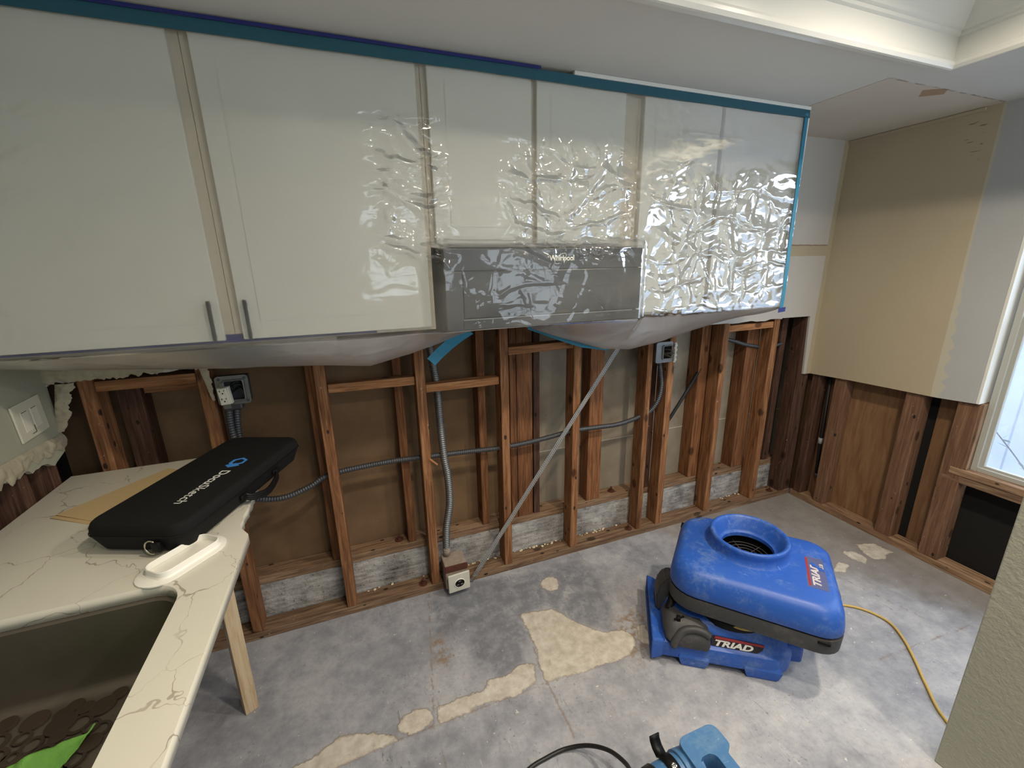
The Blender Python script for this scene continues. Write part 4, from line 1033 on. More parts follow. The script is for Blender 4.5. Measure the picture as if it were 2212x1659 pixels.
# narrow white scribe moulding between sheet and ceiling on the right
tb = bmesh.new(); add_box(tb, (-2.0, -0.352, 2.276), (-0.808, -0.332, H-0.0005), 0.002)
struct(link('trim_3', bm_mesh(tb, 'trim_3'), M_trim))
tb = bmesh.new(); add_box(tb, (-0.816, -0.345, 1.40), (-0.800, -0.0135, 2.2755), 0.002)
tag(link('end_panel', bm_mesh(tb, 'end_panel'), M_trim), 'narrow white end panel closing the cabinets at the right of the sheet', 'panel')

# ------------------------------------------------------------------ counter, sink and what lies there
ZC = 0.9245
def counter():
    jg = jag((-3.195, -0.612), (-3.212, -0.03), 26, 0.006, 21)
    outer = [(-3.845, -2.25), (-3.180, -2.25), (-3.168, -0.655), (-3.195, -0.612)] + jg + [(-3.212, -0.004), (-3.845, -0.004)]
    hole = rrect(0.47, 0.80, 0.075, 8, -3.505, -1.205)
    o = flat_fill('countertop', [outer, hole], 0.030, M_quartz, None, (0, 0, ZC-0.015))
    tag(o, 'white veined stone countertop with a broken right end and a sink cut-out', 'countertop')
counter()
def prop_leg():
    tag(beam('wooden_prop', (-3.362, -0.345, 0.001), (-3.352, -0.35, ZC-0.0305), 0.046, 0.042, M_newwood, None, 0.002, (1, 0.55, 0), 0.0), 'pale wooden post propping up the broken end of the counter', 'post')
    tag(beam('wooden_prop', (-3.70, -1.75, 0.001), (-3.70, -1.75, ZC-0.0305), 0.05, 0.05, M_newwood, None, 0.002), 'pale wooden post under the sink end of the counter', 'post')
    tag(box('ledger_cleat', (-3.843, -2.2, 0.83), (-3.80, -0.65, 0.893), M_newwood, None, 0.002), 'wooden ledger along the left wall under the counter', 'wooden block')
prop_leg()
def sink():
    t = tag(empty('kitchen_sink', (-3.505, -1.205, 0.64)), 'deep stainless steel sink set under the stone counter', 'sink')
    top = ZC-0.031-0.64
    specs = [(top, .53, .86, .09), (top, .468, .798, .073), (top-.004, .455, .785, .07), (top-.10, .450, .780, .07), (.075, .446, .776, .07), (.058, .43, .76, .065), (.052, .40, .73, .055)]
    loft('basin', rr_loops(specs), M_steel, t, False, True, 50)
    loft('drain', lathe_loops([(.045, .0535), (.043, .055), (.03, .0535), (.001, .0535)], 28, -.05, -.2), M_chrome, t, False, True)
sink()
ZSK = 0.64+0.0525
def sink_mat():
    bm = bmesh.new(); rnd = random.Random(4); pts = []
    for k in range(2600):
        x = rnd.uniform(-3.68, -3.425); y = rnd.uniform(-1.50, -0.845); r = rnd.choice([.016, .020, .024, .027])
        if x+r > -3.41+0.0*y: continue
        if all((x-a)**2+(y-b)**2 > ((r+c)*0.66)**2 for a, b, c in pts): pts.append((x, y, r))
    for i, (x, y, r) in enumerate(pts):
        h = .0035+.0004*(i % 4); z0 = ZSK+.0004
        if rnd.random() < 0.55:
            prof = [(r, z0), (r, z0+h), (r*.70, z0+h), (r*.70, z0)]
            lps = lathe_loops(prof, 20, x, y); loft_into(bm, lps+[lps[0]], False, False, 0, False)
        else:
            loft_into(bm, lathe_loops([(r, z0), (r, z0+h), (r*.8, z0+h+.0006), (.0008, z0+h+.0006)], 20, x, y), True, True, 0, False)
    tag(link('sink_mat', bm_mesh(bm, 'sink_mat'), M_mat), 'smoky rubber sink mat made of joined rings in the sink', 'sink mat')
sink_mat()
def cloth():
    A = Vector((-3.437, -0.937)); B = Vector((-3.60, -0.985)); C = Vector((-3.60, -1.25)); D = Vector((-3.47, -1.10))
    n = 44; co = []; q = []
    for i in range(n+1):
        for j in range(n+1):
            u, v = i/n, j/n
            l = A.lerp(B, u); r = D.lerp(C, u) if True else 0
            # v sweeps from back edge to front edge; the tip at A is pulled out thin
            p = l.lerp(r, v*(0.10+0.90*sstep(0.0, 0.35, u)) if u < .35 else v)
            back = (1-v)
            z = ZSK+.0055+.010*abs(mnoise.noise(Vector((p.x*22+p.y*30, p.y*9-p.x*14, 2))))+0.012*math.exp(-((p.x+3.525)/.018)**2)*(0.4+0.6*back)+.014*math.exp(-((v-.04)/.06)**2)*sstep(0.0, .3, u)*.6
            z += 0.016*math.exp(-(u/.05)**2)
            p.y += 0.010*mnoise.noise(Vector((p.x*26, v*2, 7)))*(1-v)
            co.append((p.x, p.y, z))
    for i in range(n):
        for j in range(n): a = i*(n+1)+j; q.append((a, a+1, a+n+2, a+n+1))
    me = bpy.data.meshes.new('cleaning_cloth'); me.from_pydata(co, [], q)
    for p in me.polygons: p.use_smooth = True
    o = tag(link('cleaning_cloth', me, M_green), 'bright lime green cleaning cloth dropped in the sink', 'cloth')
    md = o.modifiers.new('thick', 'SOLIDIFY'); md.thickness = .003; md.offset = 1.0
cloth()
def card():
    tag(flat_fill('cardboard_sheet', [[(-3.746, -.336), (-3.60, -.434), (-3.40, -.19), (-3.537, -.085)]], .0022, M_card, None, (0, 0, ZC+.0013)), 'lower tan cardboard sheet under the black case on the counter', 'cardboard')
    tag(flat_fill('cardboard_sheet', [[(-3.738, -.329), (-3.597, -.424), (-3.398, -.180), (-3.531, -.079)]], .0022, M_card, None, (0.002, 0.002, ZC+.0039)), 'upper tan cardboard sheet directly beneath the black case', 'cardboard')
card()
def case():
    t = tag(empty('equipment_case', (-3.3045, -0.380, ZC+.0053)), 'long black zipped equipment case with white lettering lying on the counter', 'case')
    ax = Vector((.3904, .9206, 0)); frame(t, t.location, (ax.y, -ax.x, 0), ax)            # local x = across (to the right), y = along (away)
    Wd, Ln = .275, .600
    lo = [(0.0, Wd-.040, Ln-.046, .035), (.004, Wd-.030, Ln-.034, .04), (.044, Wd-.004, Ln-.004, .045), (.050, Wd, Ln, .045)]
    hi = [(.054, Wd, Ln, .045), (.068, Wd-.002, Ln-.002, .045), (.077, Wd-.008, Ln-.008, .045), (.0815, Wd-.018, Ln-.018, .042), (.083, Wd-.034, Ln-.034, .04)]
    loft('lower_shell', rr_loops(lo), M_case, t); loft('upper_shell', rr_loops(hi), M_case, t)
    loft('zipper', rr_loops([(.050, Wd+.001, Ln+.001, .045), (.051, Wd+.004, Ln+.004, .046), (.053, Wd+.004, Ln+.004, .046), (.054, Wd+.001, Ln+.001, .045)]), M_zip, t, False, False)
    tube('zipper_pull', [(-Wd/2-.001, -Ln/2+.05, .050), (-Wd/2-.008, -Ln/2+.045, .040), (-Wd/2-.009, -Ln/2+.043, .018)], .004, M_zip, t, 8)
    # handle webbing on the right side
    bm = bmesh.new()
    pts = catmull([(Wd/2-.002, -.055, .030), (Wd/2+.012, -.045, .020), (Wd/2+.026, .0, .008), (Wd/2+.024, .045, .010), (Wd/2+.012, .095, .020), (Wd/2-.002, .105, .030)], 8)
    for s in (-.007, .0, .007): tube_into(bm, [p+Vector((0, 0, s)) for p in pts], .0055, 8)
    link('handle', bm_mesh(bm, 'handle'), M_zip, t)
    for y in (-.06, .11):
        bm = bmesh.new(); add_box(bm, (Wd/2-.004, y-.018, .022), (Wd/2+.006, y+.018, .040), .004); link('handle_anchor', bm_mesh(bm, 'handle_anchor'), M_zip, t)
    # D ring on the near end
    bm = bmesh.new(); tube_into(bm, [(.052+.017*math.sin(a), -Ln/2-.004, .025+.019*math.cos(a)) for a in [k*PI*1.25/20+PI*.95 for k in range(21)]], .0022, 8)
    link('metal_ring', bm_mesh(bm, 'metal_ring'), M_chrome, t)
    bm = bmesh.new(); add_box(bm, (.052, -Ln/2-.007, .010), (.075, -Ln/2+.02, .040), .004); link('ring_tab', bm_mesh(bm, 'ring_tab'), M_zip, t)
    # lettering: reads toward the near end, tops of letters to the right
    zt = .0833
    o = text_mesh('bold_lettering', 'Docu', .041, M_letter, t, .0003, .0004, 1.0); frame(o, (.030, .010, zt), (0, -1, 0), (1, 0, 0))
    w = max(v.co.x for v in o.data.vertices)+.0035
    o = text_mesh('thin_lettering', 'Sketch', .041, M_letter, t, .0003, -.0002, 1.0); frame(o, (.030, .010-w, zt), (0, -1, 0), (1, 0, 0))
    a = flat_fill('logo_frame', [[(-.030, .046), (-.030, .018), (-.012, .002), (.018, .018), (.018, .046), (-.006, .062)][::-1], [(-.020, .042), (-.020, .023), (-.010, .013), (.010, .024), (.010, .042), (-.006, .052)]], .0006, M_logo, t)
    frame(a, (.044, .042, zt), (1, 0, 0), (0, 1, 0))
    b = flat_fill('logo_block', [[(-.032, .016), (-.012, .0), (.016, .016), (-.004, .032)]], .0009, M_logo, t); frame(b, (.044, .030, zt), (1, 0, 0), (0, 1, 0))
case()
def flange():
    t = tag(empty('plastic_flange', (-3.300, -0.722, ZC+.0006)), 'white oval plastic flange lying by the sink corner', 'flange', None)
    t.rotation_euler = (0, 0, math.radians(50))
    o = loft('base_plate', rr_loops([(0, .205, .108, .052), (.003, .205, .108, .052), (.0045, .196, .100, .049)]), M_white, t)
    lp = [rrect(.150, .070, .022, 6)]
    def rl(z, L, W, r): return [(x, y, z) for x, y in rrect(L, W, r, 6, .004, 0)]
    loft('raised_collar', [rl(.004, .160, .084, .026), (rl(.008, .154, .078, .024)), rl(.020, .153, .077, .024), rl(.0215, .150, .074, .023), rl(.020, .147, .071, .022), rl(.0048, .146, .070, .021)], M_white, t, False, False, 30)
flange()

# ------------------------------------------------------------------ blue air mover with its head turned over the base
def air_mover():
    t = tag(empty('air_mover', (-1.774, -0.754, 0.0)), 'big blue floor air mover with a round intake collar, standing right of the cream patch', 'air mover')
    t.rotation_euler = (0, 0, math.atan2(-.566, .824))
    R4 = [.10, .02, .02, .10]
    def lp(z, L, W, r, cx=.268, cy=.188): return [(x, y, z) for x, y in rrect(L, W, r, 6, cx, cy)]
    base = empty('base', (0, 0, 0)); base.parent = t
    loft('housing', [lp(.022, .49, .350, [.11, .02, .02, .11]), lp(.034, .520, .376, R4), lp(.092, .524, .380, R4), lp(.101, .520, .374, R4), lp(.106, .508, .356, R4), lp(.112, .500, .342, R4), lp(.150, .480, .318, [.11, .04, .04, .11]), lp(.188, .450, .285, [.13, .06, .06, .13]), lp(.200, .41, .25, .11)], M_fan, base)
    for a, b in [((.085, -.006), (.205, .05)), ((.335, -.004), (.475, .05)), ((.10, .32), (.2, .378)), ((.34, .32), (.46, .378))]:
        zt = .062; m = .018; bm = bmesh.new()
        loft_into(bm, [[(a[0]+m, a[1]+.004, 0), (b[0]-m, a[1]+.004, 0), (b[0]-m, b[1], 0), (a[0]+m, b[1], 0)], [(a[0]+m*.6, a[1], .012), (b[0]-m*.6, a[1], .012), (b[0]-m*.6, b[1], .012), (a[0]+m*.6, b[1], .012)], [(a[0], a[1]-.001, .045), (b[0], a[1]-.001, .045), (b[0], b[1], .045), (a[0], b[1], .045)], [(a[0]+.01, a[1]+.010, zt), (b[0]-.01, a[1]+.010, zt), (b[0]-.01, b[1], zt), (a[0]+.01, b[1], zt)]], True, True, 0, False)
        link('foot', bm_mesh(bm, 'foot'), M_fan, base)
    bm = bmesh.new(); add_box(bm, (.500, .075, .035), (.572, .155, .115), .012); link('rear_lug', bm_mesh(bm, 'rear_lug'), M_fan, base)
    # outlet snout: flat wide rectangular mouth on the left
    def yz(x, y0, y1, z0, z1, r=.012): return [(x, y, z) for y, z in rrect(y1-y0, z1-z0, r, 4, (y0+y1)/2, (z0+z1)/2)]
    bm = bmesh.new()
    loft_into(bm, [yz(.075, .02, .36, .04, .100), yz(.020, .0, .372, .022, .108), yz(.004, -.008, .380, .016, .114), yz(-.018, -.012, .384, .012, .118), yz(-.022, -.014, .386, .010, .120), yz(-.026, -.010, .382, .014, .116), yz(-.018, -.004, .376, .020, .110), yz(.05, .02, .35, .045, .095)], False, False)
    me = bm_mesh(bm, 'outlet_snout'); smooth_angle(me, 30); link('outlet_snout', me, M_fan, base)
    bm = bmesh.new(); add_box(bm, (.046, .02, .045), (.05, .35, .095)); link('outlet_throat', bm_mesh(bm, 'outlet_throat'), M_slot, base)
    # dark corner cowl with an arched rim
    bm = bmesh.new()
    loft_into(bm, [lp(.102, .150, .15, [.01, .02, .03, .01], .122, .062), lp(.125, .176, .17, [.01, .03, .04, .01], .112, .068), lp(.155, .182, .165, [.01, .05, .05, .01], .108, .080), lp(.182, .160, .135, .04, .112, .090), lp(.196, .12, .10, .04, .11, .09)])
    me = bm_mesh(bm, 'corner_cowl'); smooth_angle(me, 40); link('corner_cowl', me, M_fand, base)
    bm = bmesh.new(); tube_into(bm, catmull([(.058, -.016, .105), (.068, -.010, .135), (.095, .006, .166), (.135, .012, .177), (.175, .010, .172), (.196, .006, .160)], 8), .016, 12)
    link('cowl_arch', bm_mesh(bm, 'cowl_arch'), M_fand, base)
    bm = bmesh.new(); add_box(bm, (.07, .028, .188), (.085, .05, .206), .003); tube_into(bm, [(.06, .03, .196), (.10, .05, .199)], .004, 8); link('latch', bm_mesh(bm, 'latch'), M_slot, base)
    # dark impeller ring between base and head, curved hinge claw on the left
    loft('impeller_ring', lathe_loops([(.175, .185), (.175, .212), (.160, .226), (.160, .232), (.02, .232)], 40, .30, .20), M_slot, base)
    bm = bmesh.new()
    prof = [(.0, .112), (.045, .112), (.05, .17), (.062, .23), (.085, .262), (.060, .286), (.030, .278), (.008, .245), (-.004, .19)]
    a = [bm.verts.new((x, .160, z)) for x, z in prof]; b = [bm.verts.new((x, .250, z)) for x, z in prof]; m = len(prof)
    bm.faces.new(a); bm.faces.new(b[::-1])
    for k in range(m): bm.faces.new((a[k], a[(k+1) % m], b[(k+1) % m], b[k]))
    bmesh.ops.recalc_face_normals(bm, faces=bm.faces[:]); bmesh.ops.bevel(bm, geom=bm.edges[:], offset=.008, segments=2, affect='EDGES')
    link('hinge_claw', bm_mesh(bm, 'hinge_claw'), M_fand, base)
    bm = bmesh.new(); tube_into(bm, catmull([(.045, .10, .18), (.06, .13, .21), (.075, .15, .24)], 6), .017, 10); link('hinge_arm', bm_mesh(bm, 'hinge_arm'), M_slot, base)
    # label on the base
    bm = bmesh.new(); prism_into(bm, [(0, 0), (.172, -.002), (.190, .012), (.198, .030), (.196, .036), (.010, .043), (0, .040)], 0, .0012)
    lb = link('base_label', bm_mesh(bm, 'base_label'), M_lblk, base); frame(lb, (.207, .0135, .113), (1, 0.004, -.01), (0, .30, 1))
    lb['label'] = 'black label with bold white lettering under a red stripe'
    bm = bmesh.new(); prism_into(bm, [(.012, .030), (.196, .026), (.196, .035), (.014, .041)], .0012, .0018); link('label_stripe', bm_mesh(bm, 'label_stripe'), M_red, lb)
    o = text_mesh('label_lettering', 'TRIAD', .0325, M_letter, lb, .0003, .0013, 1.0, .28, 'LEFT', 1.55); frame(o, (.008, .0035, .0014), (1, -.012, 0), (0, 1, 0))
    # cord hanging between base and head, then running away behind
    # ---- head
    hd = empty('head', (0, 0, 0)); hd.parent = t
    c = Vector((-1.5354, -.9278, 0))+Vector((.6554, -.7552, 0))*.025+Vector((.7552, .6554, 0))*.25
    rel = Matrix.Rotation(-t.rotation_euler.z, 3, 'Z') @ (c-Vector((-1.774, -.754, 0)))
    hd.matrix_basis = Matrix.Translation(rel) @ Matrix.Rotation(math.atan2(-.7552, .6554)-t.rotation_euler.z, 4, 'Z')
    RB = [.075, .115, .115, .085]
    def hl(z, L, W, k=1.0, cx=0, cy=0): return [(x, y, z) for x, y in rrect(L, W, [r*k for r in RB], 6, cx, cy)]
    loft('lower_band', [hl(.232, .560, .440, .8), hl(.234, .600, .480, .95), hl(.242, .616, .497), hl(.302, .620, .500), hl(.305, .617, .497)], M_fand, hd)
    loft('seam', [hl(.300, .608, .488), hl(.318, .608, .488)], M_slot, hd, False, False)
    spec = [(.312, .616, .496, 1), (.316, .620, .500, 1), (.345, .616, .496, 1), (.378, .606, .484, 1), (.401, .588, .464, .97), (.414, .562, .438, .95), (.4205, .532, .408, .9)]
    lps = [[(x, y, z) for (x, y, _), z in zip(dense([(p[0], p[1], 0) for p in hl(z, L, W, k)], 10), [z]*400)] for z, L, W, k in spec]
    m = min(len(l) for l in lps); assert all(len(l) == m for l in lps)
    RC = (-.020, .052)
    circ = []
    for x, y, z in lps[-1]:
        a = math.atan2(y-RC[1], x-RC[0]); circ.append((RC[0]+.140*math.cos(a), RC[1]+.140*math.sin(a), .4235))
    loft('lid', lps+[circ], M_fan, hd, False, False, 60)
    prof = [(.182, .412), (.166, .422), (.157, .436), (.154, .456), (.157, .470), (.1555, .480), (.150, .485), (.143, .484), (.137, .476), (.127, .452), (.116, .428), (.111, .418), (.104, .416), (.1035, .400)]
    loft('intake_collar', lathe_loops(prof, 64, *RC), M_fan, hd, False, False, 60)
    loft('intake_throat', lathe_loops([(.1035, .402), (.125, .38), (.125, .318), (.001, .316)], 40, *RC), M_slot, hd, False, True)
    bm = bmesh.new()
    for r in (.03, .052, .074, .096):
        tube_into(bm, [(RC[0]+r*math.cos(a), RC[1]+r*math.sin(a), .372) for a in [k*PI/20 for k in range(41)]], .0016, 6, False)
    for k in range(6):
        a = k*PI/3; tube_into(bm, [(RC[0]+.01*math.cos(a), RC[1]+.01*math.sin(a), .3695), (RC[0]+.122*math.cos(a), RC[1]+.122*math.sin(a), .3695)], .0018, 6)
    link('wire_guard', bm_mesh(bm, 'wire_guard'), M_fand, hd)
    bm = bmesh.new(); rnd = random.Random(2)
    for k in range(9):
        a = rnd.uniform(-2.9, -0.6); r = rnd.uniform(.02, .085); cx, cy = RC[0]+r*math.cos(a), RC[1]+r*math.sin(a)
        n = rnd.randint(4, 6); poly = [(cx+rnd.uniform(.015, .038)*math.cos(q*2*PI/n), cy+rnd.uniform(.012, .03)*math.sin(q*2*PI/n)) for q in range(n)]
        z = .3745+.0006*k; prism_into(bm, poly, z, z+.0005)
    link('caught_debris', bm_mesh(bm, 'caught_debris'), plain('pale_debris', srgb(214, 200, 176), .9, .2, 0, .15, 30), hd)
    bm = bmesh.new(); add_box(bm, (-.3075, .165, .350), (-.280, .200, .368), .003); link('latch_notch', bm_mesh(bm, 'latch_notch'), M_slot, hd)
    bm = bmesh.new(); add_box(bm, (.294, -.055, .345), (.3095, -.012, .366), .003); link('latch_notch', bm_mesh(bm, 'latch_notch'), M_slot, hd)
    bm = bmesh.new(); add_box(bm, (.222, -.2535, .284), (.262, -.243, .299), .004); link('clip', bm_mesh(bm, 'clip'), M_slot, hd)
    bm = bmesh.new(); tube_into(bm, catmull([(-.235, .165, .4205), (-.22, .175, .424), (-.20, .190, .4205)], 5), .0016, 6); link('wire_hook', bm_mesh(bm, 'wire_hook'), M_galv, hd)
    # label on the lid reads away from the camera, tops of letters to the left; part of it scraped off
    bm = bmesh.new(); prism_into(bm, [(0, 0), (.205, 0), (.205, .070), (0, .070)], 0, .0010)
    ll = link('lid_label', bm_mesh(bm, 'lid_label'), M_lgrey, hd); frame(ll, (.256, -.122, .4203), (0, 1, 0), (-1, 0, 0.01))
    ll['label'] = 'faded, partly scraped label with bold pale lettering'
    bm = bmesh.new(); prism_into(bm, [(.010, .056), (.195, .056), (.195, .064), (.010, .064)], .0010, .0014); link('label_stripe', bm_mesh(bm, 'label_stripe'), M_red, ll)
    o = text_mesh('label_lettering', 'TRIAD', .036, plain('worn_lettering', srgb(196, 188, 186), .5, .3), ll, .0002, .0013, 1.0, .2, 'LEFT', 1.42); frame(o, (.012, .024, .0012), (1, 0, 0), (0, 1, 0))
    o = text_mesh('small_lettering', 'U.B', .018, plain('worn_lettering_small', srgb(196, 188, 186), .5, .3), ll, .0002, .0005, 1.0, .0, 'LEFT', 1.3); frame(o, (.135, .004, .0012), (1, 0, 0), (0, 1, 0))
    bm = bmesh.new(); prism_into(bm, [(.118, .002), (.135, .004), (.150, .022), (.168, .042), (.150, .050), (.138, .030), (.122, .020)], .0008, .0021); link('scraped_patch', bm_mesh(bm, 'scraped_patch'), M_fan, ll)
    return t
air_mover()
def yellow_cord():
    t = tag(empty('power_cord', (-0.714, -0.869, 0.0)), 'yellow power cord running from the big blue air mover to behind the textured half wall', 'cord')
    pts = [(-1.575, -.775, .206), (-1.546, -.832, .208), (-1.530, -.876, .209), (-1.497, -.914, .207), (-1.44, -.935, .198), (-1.36, -.935, .165), (-1.27, -.90, .10), (-1.16, -.82, .03), (-1.0, -.775, .0075), (-.85, -.80, .007), (-.735, -.855, .007), (-.675, -.915, .007), (-.655, -.997, .007), (-.70, -1.076, .007), (-.777, -1.157, .007), (-.869, -1.242, .007), (-.962, -1.34, .007), (-.99, -1.45, .007), (-.93, -1.8, .007), (-.8, -2.3, .007)]
    tube('cord', [p-t.location for p in catmull(pts, 10)], .0052, M_yellow, t)
yellow_cord()

# ------------------------------------------------------------------ small light-blue blower at the bottom edge
def small_blower():
    t = tag(empty('compact_blower', (-1.99, -1.30, 0.0)), 'light blue compact blower with a black strap, at the bottom edge of the picture', 'air mover')
    L = t.location
    bm = bmesh.new(); add_box(bm, Vector((-2.062, -1.47, 0.004))-L, Vector((-1.922, -1.172, .172))-L, .022)
    link('body', bm_mesh(bm, 'body'), M_fan2, t)
    outer = [(-2.062, -1.172), (-1.922, -1.172), (-1.922, -1.243), (-1.946, -1.252), (-1.946, -1.47), (-2.062, -1.47)]
    def fillet(poly, r):
        out = []; m = len(poly)
        for k in range(m):
            p, a, b = Vector(poly[k]), Vector(poly[k-1]), Vector(poly[(k+1) % m]); rr = min(r, (a-p).length*.45, (b-p).length*.45)
            u, v = p+(a-p).normalized()*rr, p+(b-p).normalized()*rr
            out += [tuple((1-t)**2*u+2*t*(1-t)*p+t*t*v) for t in (0, .2, .4, .6, .8, 1)]
        return out
    outer = fillet(outer, .030)
    hole = rrect(.058, .16, .022, 5, -2.012, -1.318)
    o = flat_fill('upper_housing', [[(x-L.x, y-L.y) for x, y in outer], [(x-L.x, y-L.y) for x, y in hole]], .085, M_fan2, t, (0, 0, .2125))
    md = o.modifiers.new('bevel', 'BEVEL'); md.width = .006; md.segments = 3; md.limit_method = 'ANGLE'; md.angle_limit = math.radians(60)
    bm = bmesh.new(); add_box(bm, Vector((-2.05, -1.40, .1705))-L, Vector((-1.975, -1.235, .176))-L); link('recess_floor', bm_mesh(bm, 'recess_floor'), M_fand, t)
    bm = bmesh.new(); tube_into(bm, [Vector((-2.012, -1.29, .18))-L, Vector((-2.012, -1.29, .215))-L], .016, 16); link('control_knob', bm_mesh(bm, 'control_knob'), M_offw, t)
    bm = bmesh.new(); add_box(bm, Vector((-1.945, -1.46, .05))-L, Vector((-1.926, -1.256, .205))-L, .004); link('side_grille', bm_mesh(bm, 'side_grille'), M_fand, t)
    def ring(x, r): return [Vector((x, -1.218+r*math.cos(k*PI/18), .185+r*math.sin(k*PI/18)))-L for k in range(36)]
    loft('neck', [ring(-2.02, .056), ring(-2.072, .060), ring(-2.078, .060), ring(-2.080, .054), ring(-2.160, .050), ring(-2.170, .046)], M_fan2, t, True, True, 30)
    loft('cuff', [ring(-2.158, .0515), ring(-2.162, .054), ring(-2.182, .052), ring(-2.190, .040), ring(-2.194, .012)], M_blackc, t, False, True, 30)
    # strap round the neck with a free tail and a snap
    bm = bmesh.new(); rows = []
    path = [(.0595, a) for a in np.linspace(-0.9, 2.55, 30)]
    pts = [(-1.218+r*math.cos(a), .185+r*math.sin(a)) for r, a in [(.0565, a) for a in np.linspace(PI+.4, .55, 30)]] + [(-1.150, .222), (-1.138, .236), (-1.134, .250)]
    for y, z in pts:
        rows.append([bm.verts.new(Vector((x, y, z))-L) for x in (-2.128, -2.094)])
    for a, b in zip(rows, rows[1:]): bm.faces.new((a[0], a[1], b[1], b[0]))
    me = bm_mesh(bm, 'strap', True); o = link('strap', me, M_zip, t); md = o.modifiers.new('thick', 'SOLIDIFY'); md.thickness = .003; md.offset = 0
    a = 1.62; cy, cz = -1.218+.0595*math.cos(a), .185+.0595*math.sin(a)
    o = loft('snap', lathe_loops([(.0085, 0), (.0085, .002), (.005, .0035), (.003, .0025), (.0005, .003)], 20), M_chrome, t)
    frame(o, Vector((-2.111, cy, cz))-L, (1, 0, 0), (0, math.sin(a), -math.cos(a)))
    c = tag(empty('power_cord', (-2.43, -0.937, 0)), 'black power cord looping from the small light blue blower', 'cord')
    pts = [(-2.186, -1.205, .188), (-2.20, -1.165, .165), (-2.185, -1.105, .128), (-2.195, -1.03, .085), (-2.235, -.965, .04), (-2.30, -.93, .012), (-2.37, -.928, .0075), (-2.45, -.94, .0075), (-2.53, -.99, .0075), (-2.62, -1.10, .0075)]
    tube('cord', [p-c.location for p in catmull(pts, 10)], .0068, M_blackc, c)
small_blower()

# ------------------------------------------------------------------ textured half wall at the right, window, outside
hw = struct(box('wall_half', (-1.163, -3.2, 0.0), (-1.04, -1.41, 1.12), M_wallw, None, 0.004))
def window():
    t = struct(empty('window_1', (0.06, -1.60, 0.58)))
    L = t.location; y0, y1, z0, z1 = -2.25, -0.862, 0.585, 2.16
    def fr(name, yy0, yy1, zz0, zz1, w, xa, xb, mat):
        bm = bmesh.new()
        for a, b in [((yy0, zz0), (yy0+w, zz1)), ((yy1-w, zz0), (yy1, zz1)), ((yy0+w, zz0), (yy1-w, zz0+w)), ((yy0+w, zz1-w), (yy1-w, zz1))]:
            add_box(bm, Vector((xa, a[0], a[1]))-L, Vector((xb, b[0], b[1]))-L, .002)
        return link(name, bm_mesh(bm, name), mat, t)
    fr('window_frame', y0, y1, z0, z1, .024, .040, .10, M_vinyl)
    fr('lower_sash', y0+.02, y1-.022, z0+.016, 1.365, .020, .052, .076, M_vinyl)
    fr('upper_sash', y0+.02, y1-.022, 1.335, z1-.02, .024, .076, .098, M_vinyl)
    N = NT('hazy_window_glass')
    tr = N.n('ShaderNodeBsdfTransparent', {0: (.93, .96, 1, 1)}).outputs[0]; gl = N.n('ShaderNodeBsdfGlossy', {0: (1, 1, 1, 1), 'Roughness': .03}).outputs[0]
    tl = N.n('ShaderNodeBsdfTranslucent', {0: (.85, .9, 1, 1)}).outputs[0]
    m1 = N.n('ShaderNodeMixShader', {0: N.ss(N.noise(N.geo(), 3, 4), .35, .75, .06, .22), 1: tr, 2: tl}).outputs[0]
    m2 = N.n('ShaderNodeMixShader', {0: .06, 1: m1, 2: gl}).outputs[0]; N.t.links.new(m2, N.out.inputs[0])
    for nm, za, zb, x in (('lower_pane', z0+.034, 1.348, .064), ('upper_pane', 1.352, z1-.042, .087)):
        bm = bmesh.new(); add_box(bm, Vector((x-.0015, y0+.04, za))-L, Vector((x+.0015, y1-.042, zb))-L); link(nm, bm_mesh(bm, nm), N.m, t)
    # rough sill lumber
    for nm, p0, p1, w, d, sd in (('sill', (.05, y0, .5665), (.05, -.80, .5665), .037, .10, (0, 0, 1)), ('sill', (.047, y0, .5275), (.047, -.775, .5275), .038, .088, (0, 0, 1)), ('trimmer_stud', (.05, -.849, .586), (.05, -.849, .935), .024, .08, (0, 1, 0))):
        o = beam(nm, Vector(p0)-L, Vector(p1)-L, w, d, M_plate, None, .003, sd, .001); mb = o.matrix_world.copy(); o.parent = t; o.matrix_basis = mb
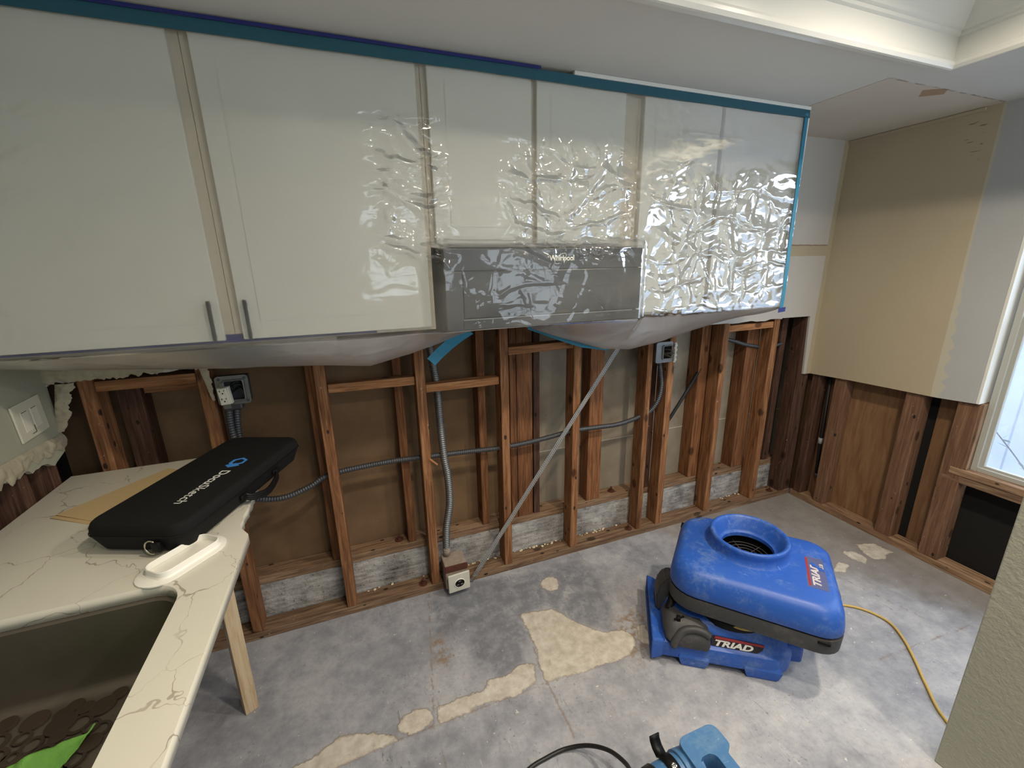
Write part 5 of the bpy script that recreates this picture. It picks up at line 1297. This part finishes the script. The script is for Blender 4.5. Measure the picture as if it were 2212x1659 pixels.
window()
def outside():
    g = box('ground', (0.3, -6.5, -0.35), (9.0, 3.0, -0.30), plain('pale_paving', srgb(150, 152, 156), .9, .2), None); struct(g)
    N = NT('pale_fence'); p = N.geo(); s = N.n('ShaderNodeSeparateXYZ', {0: p})
    ln = N.ss(N.math('ABSOLUTE', N.math('SUBTRACT', N.math('FRACT', N.math('MULTIPLY', s.outputs[1], 7.0)), .5)), .44, .47)
    c = N.mix(N.noise(p, 3, 5), srgb(160, 168, 182), srgb(182, 188, 200)); c = N.mix(N.math('MULTIPLY', ln, .4), c, srgb(64, 72, 88))
    m = N.fin(c, .8, .2)
    tag(box('garden_fence', (1.7, -6.0, -0.3), (1.76, 3.0, 1.55), m), 'pale board fence outside the window', 'fence')
    t = tag(empty('garden_shrub', (1.25, -1.0, -0.3)), 'small shrub with loose leaves outside the window', 'shrub')
    bm = bmesh.new(); bs = bmesh.new(); rnd = random.Random(12)
    for k in range(26):
        a = rnd.uniform(0, 2*PI); h = rnd.uniform(.7, 1.5); sp = rnd.uniform(.1, .5)
        pts = [(0.02*math.cos(a), .02*math.sin(a), 0), (sp*.5*math.cos(a)*.5, sp*.6*math.sin(a), h*.6), (sp*math.cos(a)*.5, sp*1.2*math.sin(a), h)]
        cp = catmull(pts, 6); tube_into(bs, cp, .004, 5)
        for j in range(9):
            c = cp[rnd.randint(4, len(cp)-1)]; d = Vector((rnd.uniform(-1, 1), rnd.uniform(-1, 1), rnd.uniform(-.4, .6))).normalized(); s = d.cross(Vector((0, 0, 1))).normalized()
            l, w = rnd.uniform(.05, .10), rnd.uniform(.012, .02)
            vs = [bm.verts.new(q) for q in (c, c+d*l*.5+s*w, c+d*l, c+d*l*.5-s*w+Vector((0, 0, .004)))]; bm.faces.new(vs)
    link('leaves', bm_mesh(bm, 'leaves'), plain('leaf', srgb(60, 78, 60), .6, .3, 0, .25, 12), t); link('stems', bm_mesh(bs, 'stems'), plain('stem', srgb(80, 66, 50), .8, .2), t)
outside()
